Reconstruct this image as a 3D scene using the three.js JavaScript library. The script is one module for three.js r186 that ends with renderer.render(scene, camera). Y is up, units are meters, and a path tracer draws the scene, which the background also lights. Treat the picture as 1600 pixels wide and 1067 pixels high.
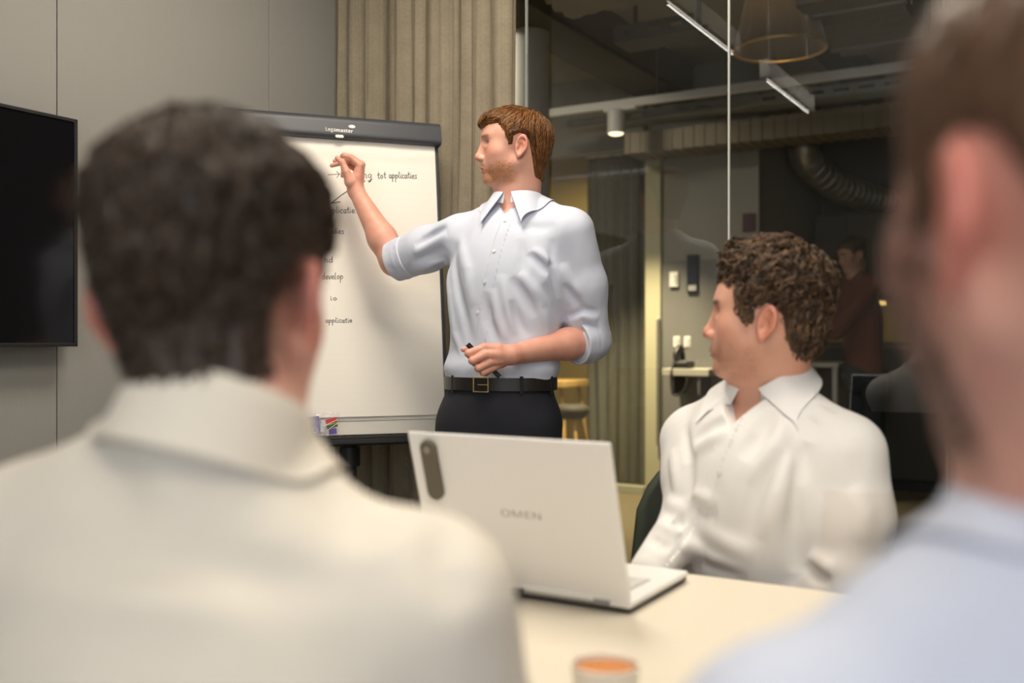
import * as THREE from 'three';
import { RoundedBoxGeometry } from 'three/addons/geometries/RoundedBoxGeometry.js';
import { mergeGeometries } from 'three/addons/utils/BufferGeometryUtils.js';
import { RectAreaLightUniformsLib } from 'three/addons/lights/RectAreaLightUniformsLib.js';
import { TextGeometry } from 'three/addons/geometries/TextGeometry.js';
import { FontLoader } from 'three/addons/loaders/FontLoader.js';

// ---------------------------------------------------------------- camera, sky, exposure
const FOCAL = 1555, EYE = 1.16;                       // focal length in pixels of a 1600 x 1067 frame; eye height in metres
const scene = new THREE.Scene();
const camera = new THREE.PerspectiveCamera(2 * Math.atan(533.5 / FOCAL) * 180 / Math.PI, 1600 / 1067, 0.05, 60);
camera.position.set(0, EYE, 0);
camera.lookAt(0, EYE, -1);
camera.focus = 2.83;
camera.userData.fStop = 2.0;
scene.add(camera);
scene.background = new THREE.Color().setRGB(0.94, 0.98, 1.05).multiplyScalar(3.3);   // overcast daylight outside the window in the wall behind the lens
const renderer = new THREE.WebGLRenderer({ antialias: true });
renderer.toneMapping = THREE.LinearToneMapping;
renderer.toneMappingExposure = 1.0;
renderer.shadowMap.enabled = true;
RectAreaLightUniformsLib.init();
const PENDANT_POWER = 8, PENDANT_WARM = [1.0, 0.93, 0.85];
const ROOM_WARM = [1.0, 0.89, 0.74], FRONT_LIGHT = 21, TABLE_LIGHT = 15, BACK_LIGHT = 10;

// ---------------------------------------------------------------- helpers
const TURN = -0.5364, CT = Math.cos(0.5364), ST = Math.sin(0.5364);   // the room stands turned to the lens
const V3 = (x, y, z) => new THREE.Vector3(x, y, z);
const R = (u, y, v) => V3(ST * u + CT * v, y, -(CT * u - ST * v));     // u: towards the glass wall, v: along the glass wall to the right
const W = (px, py, d) => V3((px - 800) / FOCAL * d, EYE - (py - 533.5) / FOCAL * d, -d);   // a pixel and a distance give a point
const rgb = (r, g, b) => new THREE.Color().setRGB(r, g, b);
function rngOf(seed) { let s = seed | 0; return () => { s = (s + 0x6d2b79f5) | 0; let t = Math.imul(s ^ (s >>> 15), 1 | s); t = (t + Math.imul(t ^ (t >>> 7), 61 | t)) ^ t; return ((t ^ (t >>> 14)) >>> 0) / 4294967296; }; }
const clamp = (x, a, b) => x < a ? a : x > b ? b : x;
const lerp = (a, b, t) => a + (b - a) * t;
const sstep = (a, b, x) => { const t = clamp((x - a) / (b - a), 0, 1); return t * t * (3 - 2 * t); };
function hash3(i, j, k) { let h = Math.imul(i, 374761393) ^ Math.imul(j, 668265263) ^ Math.imul(k, 1274126177); h = Math.imul(h ^ (h >>> 13), 1274126177); return ((h ^ (h >>> 16)) >>> 0) / 4294967296; }
function noise3(x, y, z) {                                             // value noise, -1 .. 1
  const i = Math.floor(x), j = Math.floor(y), k = Math.floor(z);
  let a = x - i, b = y - j, c = z - k; a = a * a * (3 - 2 * a); b = b * b * (3 - 2 * b); c = c * c * (3 - 2 * c);
  const q = (p, r, s) => hash3(i + p, j + r, k + s);
  return 2 * lerp(lerp(lerp(q(0, 0, 0), q(1, 0, 0), a), lerp(q(0, 1, 0), q(1, 1, 0), a), b), lerp(lerp(q(0, 0, 1), q(1, 0, 1), a), lerp(q(0, 1, 1), q(1, 1, 1), a), b), c) - 1;
}
const fbm = (x, y, z, n = 3) => { let s = 0, a = 0.5; for (let i = 0; i < n; i++) { s += a * noise3(x, y, z); x *= 2.03; y *= 2.03; z *= 2.03; a *= 0.5; } return s; };

const taken = new Map();
function numbered(name) { const n = taken.get(name) ?? 0; taken.set(name, n + 1); return n ? `${name}_${String(n).padStart(3, '0')}` : name; }
function tag(o, label, category, group) { o.userData.label = label; o.userData.category = category; if (group) o.userData.group = group; return o; }
function mesh(name, geometry, material, parent) { const m = new THREE.Mesh(geometry, material); m.name = name; m.castShadow = m.receiveShadow = true; if (parent) parent.add(m); return m; }
function thing(name, label, category, position, turn = 0, group) {
  const g = new THREE.Group(); g.name = numbered(name); tag(g, label, category, group);
  if (position) g.position.copy(position); g.rotation.y = turn; scene.add(g); return g;
}
function one(name, geometry, material, label, category, position, turn = 0, group) {
  const m = mesh(numbered(name), geometry, material, scene); tag(m, label, category, group);
  if (position) m.position.copy(position); m.rotation.y = turn; return m;
}
function struct(name, geometry, material, position, turn = TURN) {
  const m = geometry ? mesh(name, geometry, material, scene) : new THREE.Group();
  if (!geometry) { m.name = name; scene.add(m); }
  m.userData.kind = 'structure'; if (position) m.position.copy(position); m.rotation.y = turn; return m;
}
const std = (color, roughness = 0.7, more = {}) => new THREE.MeshStandardMaterial({ color, roughness, ...more });
const phys = (color, roughness = 0.7, more = {}) => new THREE.MeshPhysicalMaterial({ color, roughness, ...more });
const box = (w, h, d, x = 0, y = 0, z = 0) => new THREE.BoxGeometry(w, h, d).translate(x, y, z);
const rbox = (w, h, d, r = 0.004, x = 0, y = 0, z = 0, s = 2) => new RoundedBoxGeometry(w, h, d, s, Math.min(r, w / 2 - 1e-4, h / 2 - 1e-4, d / 2 - 1e-4)).translate(x, y, z);
const cyl = (r0, r1, h, n = 24, x = 0, y = 0, z = 0) => new THREE.CylinderGeometry(r1, r0, h, n).translate(x, y, z);
const merged = (list) => mergeGeometries(list.map((g) => { const c = g.index ? g.toNonIndexed() : g; for (const k of Object.keys(c.attributes)) if (!['position', 'normal', 'uv'].includes(k)) c.deleteAttribute(k); return c; }));
function tube(points, r, seg = 24, sides = 8, closed = false) { return new THREE.TubeGeometry(new THREE.CatmullRomCurve3(points.map((p) => p.isVector3 ? p : V3(...p)), closed), seg, r, sides, closed); }
function rod(a, b, r, sides = 10) { const d = b.clone().sub(a), g = new THREE.CylinderGeometry(r, r, d.length(), sides); g.applyQuaternion(new THREE.Quaternion().setFromUnitVectors(V3(0, 1, 0), d.clone().normalize())); const m = a.clone().add(b).multiplyScalar(0.5); return g.translate(m.x, m.y, m.z); }
function canvasTexture(w, h, draw, repeat) {
  const c = document.createElement('canvas'); c.width = w; c.height = h; draw(c.getContext('2d'), w, h);
  const t = new THREE.CanvasTexture(c); t.colorSpace = THREE.SRGBColorSpace; if (repeat) { t.wrapS = t.wrapT = THREE.RepeatWrapping; t.repeat.set(...repeat); } return t;
}
function dataTexture(n, f, srgb, repeat) {
  const d = new Uint8Array(n * n * 4);
  for (let j = 0; j < n; j++) for (let i = 0; i < n; i++) { const v = f(i / n, j / n, i, j), k = 4 * (j * n + i); for (let c = 0; c < 3; c++) d[k + c] = clamp(Math.round(255 * (Array.isArray(v) ? v[c] : v)), 0, 255); d[k + 3] = 255; }
  const t = new THREE.DataTexture(d, n, n); t.magFilter = t.minFilter = THREE.LinearFilter; t.wrapS = t.wrapT = THREE.RepeatWrapping; if (srgb) t.colorSpace = THREE.SRGBColorSpace; if (repeat) t.repeat.set(...repeat); t.needsUpdate = true; return t;
}
const tileNoise = (x, y, f, z = 0) => {                                  // noise that repeats every unit
  const q = (i, j) => hash3(((i % f) + f) % f, ((j % f) + f) % f, z);
  const X = x * f, Y = y * f, i = Math.floor(X), j = Math.floor(Y); let a = X - i, b = Y - j; a = a * a * (3 - 2 * a); b = b * b * (3 - 2 * b);
  return lerp(lerp(q(i, j), q(i + 1, j), a), lerp(q(i, j + 1), q(i + 1, j + 1), a), b);
};
const grainBump = dataTexture(256, (x, y) => 0.5 * tileNoise(x, y, 64, 1) + 0.3 * tileNoise(x, y, 128, 2) + 0.2 * tileNoise(x, y, 16, 3), false, [3, 3]);
const weaveBump = dataTexture(256, (x, y, i, j) => 0.5 + 0.25 * Math.sin(i * Math.PI / 2) * Math.cos(j * Math.PI / 2) + 0.25 * (tileNoise(x, y, 64, 5) - 0.5), false, [12, 12]);

// ---------------------------------------------------------------- distance fields and their meshes
const smin = (a, b, k) => { const h = Math.max(k - Math.abs(a - b), 0) / k; return Math.min(a, b) - h * h * k * 0.25; };
const smax = (a, b, k) => -smin(-a, -b, k);
const sph = (x, y, z, r) => Math.sqrt(x * x + y * y + z * z) - r;
const ell = (x, y, z, a, b, c) => { const p = x / a, q = y / b, s = z / c, k0 = Math.sqrt(p * p + q * q + s * s), k1 = Math.sqrt(p * p / a / a + q * q / b / b + s * s / c / c); return k1 < 1e-9 ? -Math.min(a, b, c) : k0 * (k0 - 1) / k1; };
const cap = (x, y, z, ax, ay, az, bx, by, bz, ra, rb) => {
  const ux = bx - ax, uy = by - ay, uz = bz - az, vx = x - ax, vy = y - ay, vz = z - az;
  const t = clamp((vx * ux + vy * uy + vz * uz) / (ux * ux + uy * uy + uz * uz + 1e-12), 0, 1), dx = vx - t * ux, dy = vy - t * uy, dz = vz - t * uz;
  return Math.sqrt(dx * dx + dy * dy + dz * dz) - (ra + (rb - ra) * t);
};
const capV = (x, y, z, a, b, ra, rb) => cap(x, y, z, a.x, a.y, a.z, b.x, b.y, b.z, ra, rb);
function isoMesh(f, lo, hi, cell, slack = 1.3) {                         // surface nets; normals from the field
  const nx = Math.ceil((hi.x - lo.x) / cell) + 2, ny = Math.ceil((hi.y - lo.y) / cell) + 2, nz = Math.ceil((hi.z - lo.z) / cell) + 2;
  const F = new Float32Array(nx * ny * nz), B = 6, at = (i, j, k) => i + nx * (j + ny * k);
  for (let k0 = 0; k0 < nz; k0 += B) for (let j0 = 0; j0 < ny; j0 += B) for (let i0 = 0; i0 < nx; i0 += B) {
    const c = f(lo.x + (i0 + B / 2) * cell, lo.y + (j0 + B / 2) * cell, lo.z + (k0 + B / 2) * cell), skip = Math.abs(c) > B * cell * 0.87 * slack + 0.006;
    for (let k = k0; k < Math.min(k0 + B, nz); k++) for (let j = j0; j < Math.min(j0 + B, ny); j++) for (let i = i0; i < Math.min(i0 + B, nx); i++) F[at(i, j, k)] = skip ? c : f(lo.x + i * cell, lo.y + j * cell, lo.z + k * cell);
  }
  const id = new Int32Array(nx * ny * nz).fill(-1), P = [], I = [];
  for (let k = 0; k < nz - 1; k++) for (let j = 0; j < ny - 1; j++) for (let i = 0; i < nx - 1; i++) {
    let n = 0, x = 0, y = 0, z = 0, pos = 0;
    for (let c = 0; c < 8; c++) if (F[at(i + (c & 1), j + ((c >> 1) & 1), k + (c >> 2))] > 0) pos++;
    if (pos === 0 || pos === 8) continue;
    for (let c = 0; c < 8; c++) for (const b of [1, 2, 4]) if (!(c & b)) {
      const d = c | b, f0 = F[at(i + (c & 1), j + ((c >> 1) & 1), k + (c >> 2))], f1 = F[at(i + (d & 1), j + ((d >> 1) & 1), k + (d >> 2))];
      if (f0 > 0 === f1 > 0) continue;
      const t = f0 / (f0 - f1); n++;
      x += (c & 1) + (b === 1 ? t : 0); y += ((c >> 1) & 1) + (b === 2 ? t : 0); z += (c >> 2) + (b === 4 ? t : 0);
    }
    id[at(i, j, k)] = P.length / 3; P.push(lo.x + (i + x / n) * cell, lo.y + (j + y / n) * cell, lo.z + (k + z / n) * cell);
  }
  const quad = (a, b, c, d, flip) => { if (a < 0 || b < 0 || c < 0 || d < 0) return; if (flip) I.push(a, c, b, b, c, d); else I.push(a, b, c, b, d, c); };
  for (let k = 1; k < nz - 1; k++) for (let j = 1; j < ny - 1; j++) for (let i = 1; i < nx - 1; i++) {
    const a = F[at(i, j, k)] > 0;
    if (a !== F[at(i + 1, j, k)] > 0) quad(id[at(i, j - 1, k - 1)], id[at(i, j, k - 1)], id[at(i, j - 1, k)], id[at(i, j, k)], a);
    if (a !== F[at(i, j + 1, k)] > 0) quad(id[at(i - 1, j, k - 1)], id[at(i - 1, j, k)], id[at(i, j, k - 1)], id[at(i, j, k)], a);
    if (a !== F[at(i, j, k + 1)] > 0) quad(id[at(i - 1, j - 1, k)], id[at(i, j - 1, k)], id[at(i - 1, j, k)], id[at(i, j, k)], a);
  }
  const N = new Float32Array(P.length), e = cell * 0.4;
  for (let q = 0; q < P.length; q += 3) {
    let x = P[q], y = P[q + 1], z = P[q + 2], gx, gy, gz, l;
    for (let pass = 0; pass < 2; pass++) {
      gx = f(x + e, y, z) - f(x - e, y, z); gy = f(x, y + e, z) - f(x, y - e, z); gz = f(x, y, z + e) - f(x, y, z - e);
      l = Math.hypot(gx, gy, gz) || 1; gx /= l; gy /= l; gz /= l;
      if (pass === 0) { const s = clamp(f(x, y, z) * 2 * e / l, -0.4 * cell, 0.4 * cell); x -= gx * s; y -= gy * s; z -= gz * s; }
    }
    P[q] = x; P[q + 1] = y; P[q + 2] = z; N[q] = gx; N[q + 1] = gy; N[q + 2] = gz;
  }
  const g = new THREE.BufferGeometry();
  g.setAttribute('position', new THREE.Float32BufferAttribute(P, 3)); g.setAttribute('normal', new THREE.BufferAttribute(N, 3)); g.setIndex(I);
  return g;
}
function paint(g, f) {                                                   // vertex colours, linear
  const p = g.attributes.position, c = new Float32Array(p.count * 3);
  for (let i = 0; i < p.count; i++) { const v = f(p.getX(i), p.getY(i), p.getZ(i), i); c[3 * i] = v[0]; c[3 * i + 1] = v[1]; c[3 * i + 2] = v[2]; }
  g.setAttribute('color', new THREE.BufferAttribute(c, 3)); return g;
}
function flatUV(g, s = 1) { const p = g.attributes.position, uv = new Float32Array(p.count * 2); for (let i = 0; i < p.count; i++) { uv[2 * i] = (p.getX(i) + 0.6 * p.getZ(i)) * s; uv[2 * i + 1] = (p.getY(i) + 0.3 * p.getZ(i)) * s; } g.setAttribute('uv', new THREE.BufferAttribute(uv, 2)); return g; }
const mix3 = (a, b, t) => [lerp(a[0], b[0], t), lerp(a[1], b[1], t), lerp(a[2], b[2], t)];
function joined(list) {                                                 // indexed geometries of one part with the same attributes
  return mergeGeometries(list);
}

// ---------------------------------------------------------------- the room shell
const M = {
  wall: std(rgb(0.285, 0.278, 0.258), 0.85, { bumpMap: grainBump, bumpScale: 0.0004 }),
  joint: std(rgb(0.24, 0.23, 0.21), 0.9),
  ceiling: std(rgb(0.62, 0.61, 0.58), 0.95),
  carpet: std(rgb(0.17, 0.145, 0.085), 1.0, { bumpMap: grainBump, bumpScale: 0.003 }),
  corridorWall: std(rgb(0.27, 0.265, 0.235), 0.9, { bumpMap: grainBump, bumpScale: 0.0005 }),
  concrete: std(rgb(0.24, 0.225, 0.185), 0.95, { bumpMap: grainBump, bumpScale: 0.003 }),
  darkGrey: std(rgb(0.085, 0.085, 0.085), 0.8),
  steel: phys(rgb(0.55, 0.54, 0.5), 0.38, { metalness: 0.9 }),
  whiteMetal: std(rgb(0.72, 0.72, 0.69), 0.5),
  black: std(rgb(0.012, 0.012, 0.014), 0.45),
  blackGloss: phys(rgb(0.006, 0.006, 0.007), 0.10, { specularIntensity: 0.6 }),
  glass: phys(rgb(1, 1, 1), 0.0, { transmission: 1, thickness: 0, ior: 1.95 }),
  frame: std(rgb(0.3, 0.3, 0.2), 0.6),
};
const GLASS_U = 3.02, WALL_V = -2.51;
{ // floor, ceilings
  const fg = box(16, 0.1, 15); const uv = fg.attributes.uv; for (let i = 0; i < uv.count; i++) uv.setXY(i, uv.getX(i) * 16, uv.getY(i) * 15);
  struct('floor', fg, M.carpet, R(5.5, -0.05, 0));
  struct('ceiling', box(5.3, 0.1, 4.9), M.ceiling, R(0.63, 2.95, 0.04));
  struct('ceiling_001', box(15, 0.1, 10.4), M.concrete, R(8.3, 3.25, 0));
  // panelled wall that carries the television: panels with open joints
  const wl = struct('wall_left', box(0.1, 2.9, 5.0), M.joint, R(0.6, 1.45, WALL_V - 0.066));
  const PW = 0.821;
  for (let i = 0; i < 6; i++) { const u = 2.559 - PW * (i - 0.5), len = i === 0 ? 0.455 : PW - 0.003; const uc = i === 0 ? 2.559 + 0.0015 + 0.455 / 2 : u; mesh(i ? `panel_${String(i).padStart(3, '0')}` : 'panel', rbox(0.016, 2.9, len, 0.0015, 0.058, 0, -(uc - 0.6)), M.wall, wl); }
  struct('wall_right', box(0.12, 2.9, 4.9), M.wall, R(0.6, 1.45, 2.62));
  // wall behind the lens with a wide window, opening v -0.95 .. 2.35
  struct('wall_back', merged([box(5.3, 0.9, 0.12, 0, -1.0, 0), box(5.3, 0.35, 0.12, 0, 1.275, 0), box(1.66, 1.65, 0.12, -1.82, 0.275, 0), box(0.34, 1.65, 0.12, 2.48, 0.275, 0)]), M.wall, R(-1.85, 1.45, 0.04));
  const win = struct('window_1', null, null, R(-1.85, 0.9, 0.70));
  for (const x of [-1.62, -0.54, 0.54, 1.62]) mesh('mullion', rbox(0.06, 1.65, 0.06, 0.004, x, 0.825, 0), M.whiteMetal, win);
  for (const y of [0.03, 1.62]) mesh('rail', rbox(3.3, 0.06, 0.06, 0.004, 0, y, 0), M.whiteMetal, win);
  for (const x of [-1.08, 0, 1.08]) { const p = mesh('pane', new THREE.PlaneGeometry(1.02, 1.53), new THREE.MeshPhysicalMaterial({ color: 0xffffff, roughness: 0, transmission: 1, thickness: 0, ior: 1.5 }), win); p.position.set(x, 0.825, 0); }
  // glass wall towards the corridor
  const joints = [WALL_V, -1.736, -1.006, -0.377, 0.35, 1.08, 1.81, 2.56];
  for (let i = 0; i + 1 < joints.length; i++) {
    const g = struct(`window_${i + 2}`, null, null, R(GLASS_U, 0, (joints[i] + joints[i + 1]) / 2));
    const w = joints[i + 1] - joints[i] - 0.006;
    mesh('pane', new THREE.PlaneGeometry(w, 2.86).translate(0, 1.46, 0), M.glass, g);
    mesh('joint_strip', box(0.006, 2.86, 0.010, w / 2 + 0.003, 1.46, 0), i === 2 ? M.darkGrey : phys(rgb(0.55, 0.57, 0.53), 0.35), g);
  }
  struct('trim_1', rbox(5.05, 0.03, 0.05, 0.003), M.frame, R(GLASS_U, 0.015, 0.04));
  struct('trim_2', rbox(5.05, 0.04, 0.05, 0.003), M.frame, R(GLASS_U, 2.88, 0.04));
  struct('baseboard_left', rbox(0.012, 0.07, 4.7, 0.002), M.darkGrey, R(0.6, 0.035, WALL_V + 0.008));
}
// ---------------------------------------------------------------- pendants over the room: lit slot below, opal white housing
function pendant(u0, u1, label) {
  const L = u1 - u0, h = 0.075, y = 2.30, g = thing('pendant_light', label, 'pendant lamp', R((u0 + u1) / 2, y, -1.255), TURN, 'linear pendants in a row');
  mesh('housing', rbox(0.045, h, L, 0.002, 0, h / 2, 0), M.whiteMetal, g);
  const d = mesh('diffuser', box(0.008, 0.004, L - 0.06, 0, 0.0, 0), new THREE.MeshStandardMaterial({ color: 0xffffff, emissive: rgb(...PENDANT_WARM), emissiveIntensity: 3 }), g);
  d.castShadow = false;
  for (const z of [-L / 2 + 0.06, L / 2 - 0.06]) mesh('suspension_wire', rod(V3(0, h, z), V3(0, 2.9 - y, z), 0.0012, 6), M.steel, g);
  const a = new THREE.RectAreaLight(rgb(...PENDANT_WARM), PENDANT_POWER, 0.010, L - 0.06);
  a.position.copy(R((u0 + u1) / 2, y - 0.012, -1.255)); a.rotation.order = 'YXZ'; a.rotation.set(-Math.PI / 2, TURN, 0); scene.add(a);
}
pendant(1.03, 1.80, 'white linear pendant hung between the television and the table');
pendant(2.20, 2.94, 'white linear pendant hung above the standing presenter');

// flush ceiling luminaires of the room (above the frame)
function ceilingLight(u, v, w, d, power, label) {
  const g = thing('ceiling_light', label, 'ceiling lamp', R(u, 2.9, v), TURN, 'flush ceiling lamps of the meeting room');
  mesh('housing', rbox(w + 0.05, 0.05, d + 0.05, 0.004, 0, -0.025, 0), M.whiteMetal, g);
  mesh('lamp_panel', box(w, 0.004, d, 0, -0.051, 0), new THREE.MeshStandardMaterial({ color: 0xffffff, emissive: rgb(...ROOM_WARM), emissiveIntensity: 4 }), g);
  const a = new THREE.RectAreaLight(rgb(...ROOM_WARM), power, w, d); a.position.copy(R(u, 2.842, v)); a.rotation.order = 'YXZ'; a.rotation.set(-Math.PI / 2, TURN, 0); scene.add(a);
}
ceilingLight(1.80, -1.40, 0.5, 0.8, FRONT_LIGHT, 'flush warm ceiling lamp between the television and the table');
ceilingLight(1.20, -0.20, 0.8, 0.5, TABLE_LIGHT, 'flush warm ceiling lamp above the laptop end of the table');
ceilingLight(-0.55, 0.25, 1.1, 0.5, BACK_LIGHT, 'flush warm ceiling lamp behind the seated men');

// ---------------------------------------------------------------- curtain in the corner, in front of the glass
function curtain(w, h, folds, depth, seed, thick = 0.004) {
  const rnd = rngOf(seed), nx = folds * 22, ny = 40, P = [], I = [], UV = [], amp = [], ph = [];
  for (let i = 0; i <= folds; i++) { amp.push(0.55 + 0.6 * rnd()); ph.push((rnd() - 0.5) * 0.5); }
  const shape = (s, t) => {                                             // s 0..1 across, t 0 floor .. 1 top
    const q = s * folds, i = Math.floor(clamp(q, 0, folds - 1e-6)), k = q - i, a = lerp(amp[i], amp[i + 1], k * k * (3 - 2 * k));
    const wob = 0.35 * noise3(s * 7, t * 1.3, seed) + ph[i] * 0.5;
    const x = s * w + 0.010 * Math.sin(4 * Math.PI * (q + wob)) * a + 0.006 * noise3(s * 11, t * 2, 3);
    const z = depth * a * (0.75 + 0.25 * (1 - t)) * (Math.sin(2 * Math.PI * (q + wob)) + 0.28 * Math.sin(4 * Math.PI * q + 1 + 2 * wob)) + 0.004 * noise3(s * 60, t * 6, 9);
    return [x - w / 2, t * h, z];
  };
  for (const side of [0, 1]) for (let j = 0; j <= ny; j++) for (let i = 0; i <= nx; i++) { const [x, y, z] = shape(i / nx, j / ny); P.push(x, y, z - side * thick); UV.push(i / nx * w * 1.6, j / ny * h); }
  const n = (nx + 1) * (ny + 1);
  for (let j = 0; j < ny; j++) for (let i = 0; i < nx; i++) { const a = j * (nx + 1) + i, b = a + 1, c = a + nx + 1, d = c + 1; I.push(a, b, d, a, d, c, n + a, n + d, n + b, n + a, n + c, n + d); }
  for (let j = 0; j < ny; j++) for (const i of [0, nx]) { const a = j * (nx + 1) + i, c = a + nx + 1; I.push(a, c, n + a, c, n + c, n + a); }
  const g = new THREE.BufferGeometry(); g.setAttribute('position', new THREE.Float32BufferAttribute(P, 3)); g.setAttribute('uv', new THREE.Float32BufferAttribute(UV, 2)); g.setIndex(I); g.computeVertexNormals(); return g;
}
const linen = dataTexture(512, (x, y) => { const a = tileNoise(x, y, 128, 11), b = tileNoise(x * 1, y, 16, 12), c = hash3(Math.floor(x * 512), 7, 1), s = 0.9 + 0.06 * (a - 0.5) + 0.05 * (b - 0.5) + 0.07 * (c - 0.5); return [s, s, s]; }, true, [1.5, 1.5]);
M.curtain = phys(rgb(0.37, 0.315, 0.225), 0.95, { map: linen, bumpMap: weaveBump, bumpScale: 0.0006, sheen: 0.3, sheenRoughness: 0.6, sheenColor: rgb(0.5, 0.45, 0.35) });
{
  const c = thing('curtain', 'taupe floor-length curtain in loose folds behind the flip chart', 'curtain', R(2.90, 0, WALL_V + 0.40), TURN);
  mesh('fabric', curtain(0.80, 2.84, 9, 0.030, 21), M.curtain, c).position.y = 0.02;
  mesh('curtain_track', rbox(0.82, 0.02, 0.03, 0.002, 0, 2.87, 0), M.whiteMetal, c);
}
// ---------------------------------------------------------------- television
{
  const tw = 1.112, th = 0.626, g = thing('television', 'large black flat television on the panelled wall', 'television', R(1.748 - tw / 2, 1.146, WALL_V + 0.06), TURN + Math.PI / 2);
  // local x runs away from the glass wall after the turn; the screen faces +z (into the room)
  mesh('housing', rbox(tw, th, 0.032, 0.006, 0, th / 2, -0.006), M.black, g);
  mesh('bezel', merged([rbox(tw, 0.010, 0.012, 0.002, 0, 0.005, 0.012), rbox(tw, 0.010, 0.012, 0.002, 0, th - 0.005, 0.012), rbox(0.010, th, 0.012, 0.002, -tw / 2 + 0.005, th / 2, 0.012), rbox(0.010, th, 0.012, 0.002, tw / 2 - 0.005, th / 2, 0.012)]), M.black, g);
  mesh('screen', box(tw - 0.016, th - 0.016, 0.002, 0, th / 2, 0.013), M.blackGloss, g);
  mesh('wall_bracket', rbox(0.4, 0.3, 0.03, 0.003, 0, th / 2, -0.036), M.darkGrey, g);
}

// ---------------------------------------------------------------- beyond the glass
const FU = 7.02;                                                       // the facade across the corridor
const facadeV = (px) => { const r = (px - 800) / FOCAL; return (r * CT * FU - ST * FU) / (CT + ST * r); };
const facadeDepth = (v) => CT * FU - ST * v;
const facadeY = (py, v) => EYE - (py - 533.5) / FOCAL * facadeDepth(v);
{
  struct('wall_corridor_end', box(0.1, 3.2, 10.4), M.corridorWall, R(8.0, 1.6, -7.2));
  struct('wall_corridor_side', box(0.1, 3.2, 10.4), M.corridorWall, R(8.0, 1.6, 6.0));
  struct('wall_corridor_near', box(4.7, 3.2, 0.1), M.corridorWall, R(2.97, 1.6, -4.94));
  struct('wall_corridor_near_right', box(3.4, 3.2, 0.1), M.corridorWall, R(2.97, 1.6, 4.34));
  struct('wall_lintel', box(5.3, 0.3, 0.1), M.corridorWall, R(3.0, 3.05, 0.04));
  struct('wall_far', box(8.4, 3.2, 0.1), std(rgb(0.10, 0.098, 0.085), 0.9), R(8.95, 1.6, 1.8));
  const vA = facadeV(1035), vB = -2.12;
  const ww = struct('wall_facade', box(vB - vA, 3.2, 0.12), M.corridorWall, R(FU + 0.06, 1.6, (vA + vB) / 2));
  const dado = rbox(vB - vA, 1.76, 0.012, 0.002, 0, 0.88 - 1.6, 0.066); mesh('dado_panel', dado, std(rgb(0.15, 0.15, 0.145), 0.75), ww);
  struct('wall_facade_return', box(0.12, 3.2, 1.9), M.corridorWall, R(FU + 0.98, 1.6, vB - 0.06));
  struct('wall_room_side', box(0.1, 3.2, 4.9), M.corridorWall, R(FU + 2.5, 1.6, vA - 0.05));
  struct('wall_facade_left', box(2.6, 3.2, 0.12), M.corridorWall, R(FU + 0.06, 1.6, -5.55));
  // frame post and sill of the glazed room, its own pane
  const vP0 = facadeV(1011), vP1 = facadeV(1035);
  struct('trim_3', rbox(vP1 - vP0, 2.62, 0.08, 0.004), std(rgb(0.42, 0.41, 0.28), 0.6), R(FU, 1.31, (vP0 + vP1) / 2));
  struct('trim_4', rbox(1.3, 0.06, 0.08, 0.004), std(rgb(0.36, 0.36, 0.27), 0.6), R(FU, 0.03, vP0 - 0.66));
  struct('trim_5', rbox(1.3, 0.6, 0.1, 0.004), M.corridorWall, R(FU, 2.92, vP0 - 0.66));
  const pn = struct('window_10', null, null, R(FU, 0, vP0 - 0.66)); mesh('pane', new THREE.PlaneGeometry(1.28, 2.56).translate(0, 1.34, 0), new THREE.MeshPhysicalMaterial({ color: 0xffffff, roughness: 0, transmission: 1, thickness: 0, ior: 1.4 }), pn);
  struct('wall_warm_room', box(5.5, 3.2, 0.1), std(rgb(0.46, 0.36, 0.13), 0.9), R(9.4, 1.6, -4.4));
  // handle bar on the frame post
  one('door_pull', rbox(0.02, 0.95, 0.03, 0.006), M.steel, 'slim upright steel pull on the pale door post', 'door handle', R(FU - 0.06, 0.86, vP1 - 0.01), TURN);
  // the curtain inside the glazed room
  const vc0 = facadeV(919), vc1 = facadeV(1010), cc = thing('curtain', 'dark grey-green curtain hung behind the far glazing', 'curtain', R(FU + 0.22, 0, (vc0 + vc1) / 2 - 0.04), TURN);
  mesh('fabric', curtain(vc1 - vc0 + 0.14, 2.6, 7, 0.03, 5), std(rgb(0.15, 0.15, 0.115), 0.95, { map: linen }), cc).position.y = 0.04;
  mesh('curtain_track', rbox(vc1 - vc0 + 0.16, 0.02, 0.03, 0.002, 0, 2.65, 0), M.whiteMetal, cc);
  // round column
  const col = W(826, 533, 5.75); one('column', cyl(0.118, 0.118, 3.2, 40), std(rgb(0.62, 0.62, 0.58), 0.8), 'round pale grey column beyond the glass beside the curtain', 'column', V3(col.x, 1.6, col.z));
  // lit room: lamp, tall wooden table, dark shell stool
  const lamp = thing('ceiling_lamp', 'warm square ceiling lamp inside the yellow room', 'lamp', R(8.2, 2.95, -4.3), TURN);
  mesh('housing', rbox(0.6, 0.05, 0.6, 0.005), M.whiteMetal, lamp); mesh('lamp_panel', box(0.54, 0.006, 0.54, 0, -0.028, 0), new THREE.MeshStandardMaterial({ color: 0xffffff, emissive: rgb(1, 0.8, 0.42), emissiveIntensity: 6 }), lamp);
  const ra = new THREE.RectAreaLight(rgb(1, 0.8, 0.45), 30, 0.5, 0.5); ra.position.copy(R(8.2, 2.90, -4.3)); ra.rotation.set(-Math.PI / 2, 0, 0); scene.add(ra);
  const wood = std(rgb(0.5, 0.33, 0.10), 0.55);
  const tp = W(868, 598, 8.0), tt = thing('wooden_table', 'tall pale wooden table in the yellow room', 'table', V3(tp.x, 0, tp.z), TURN);
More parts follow.
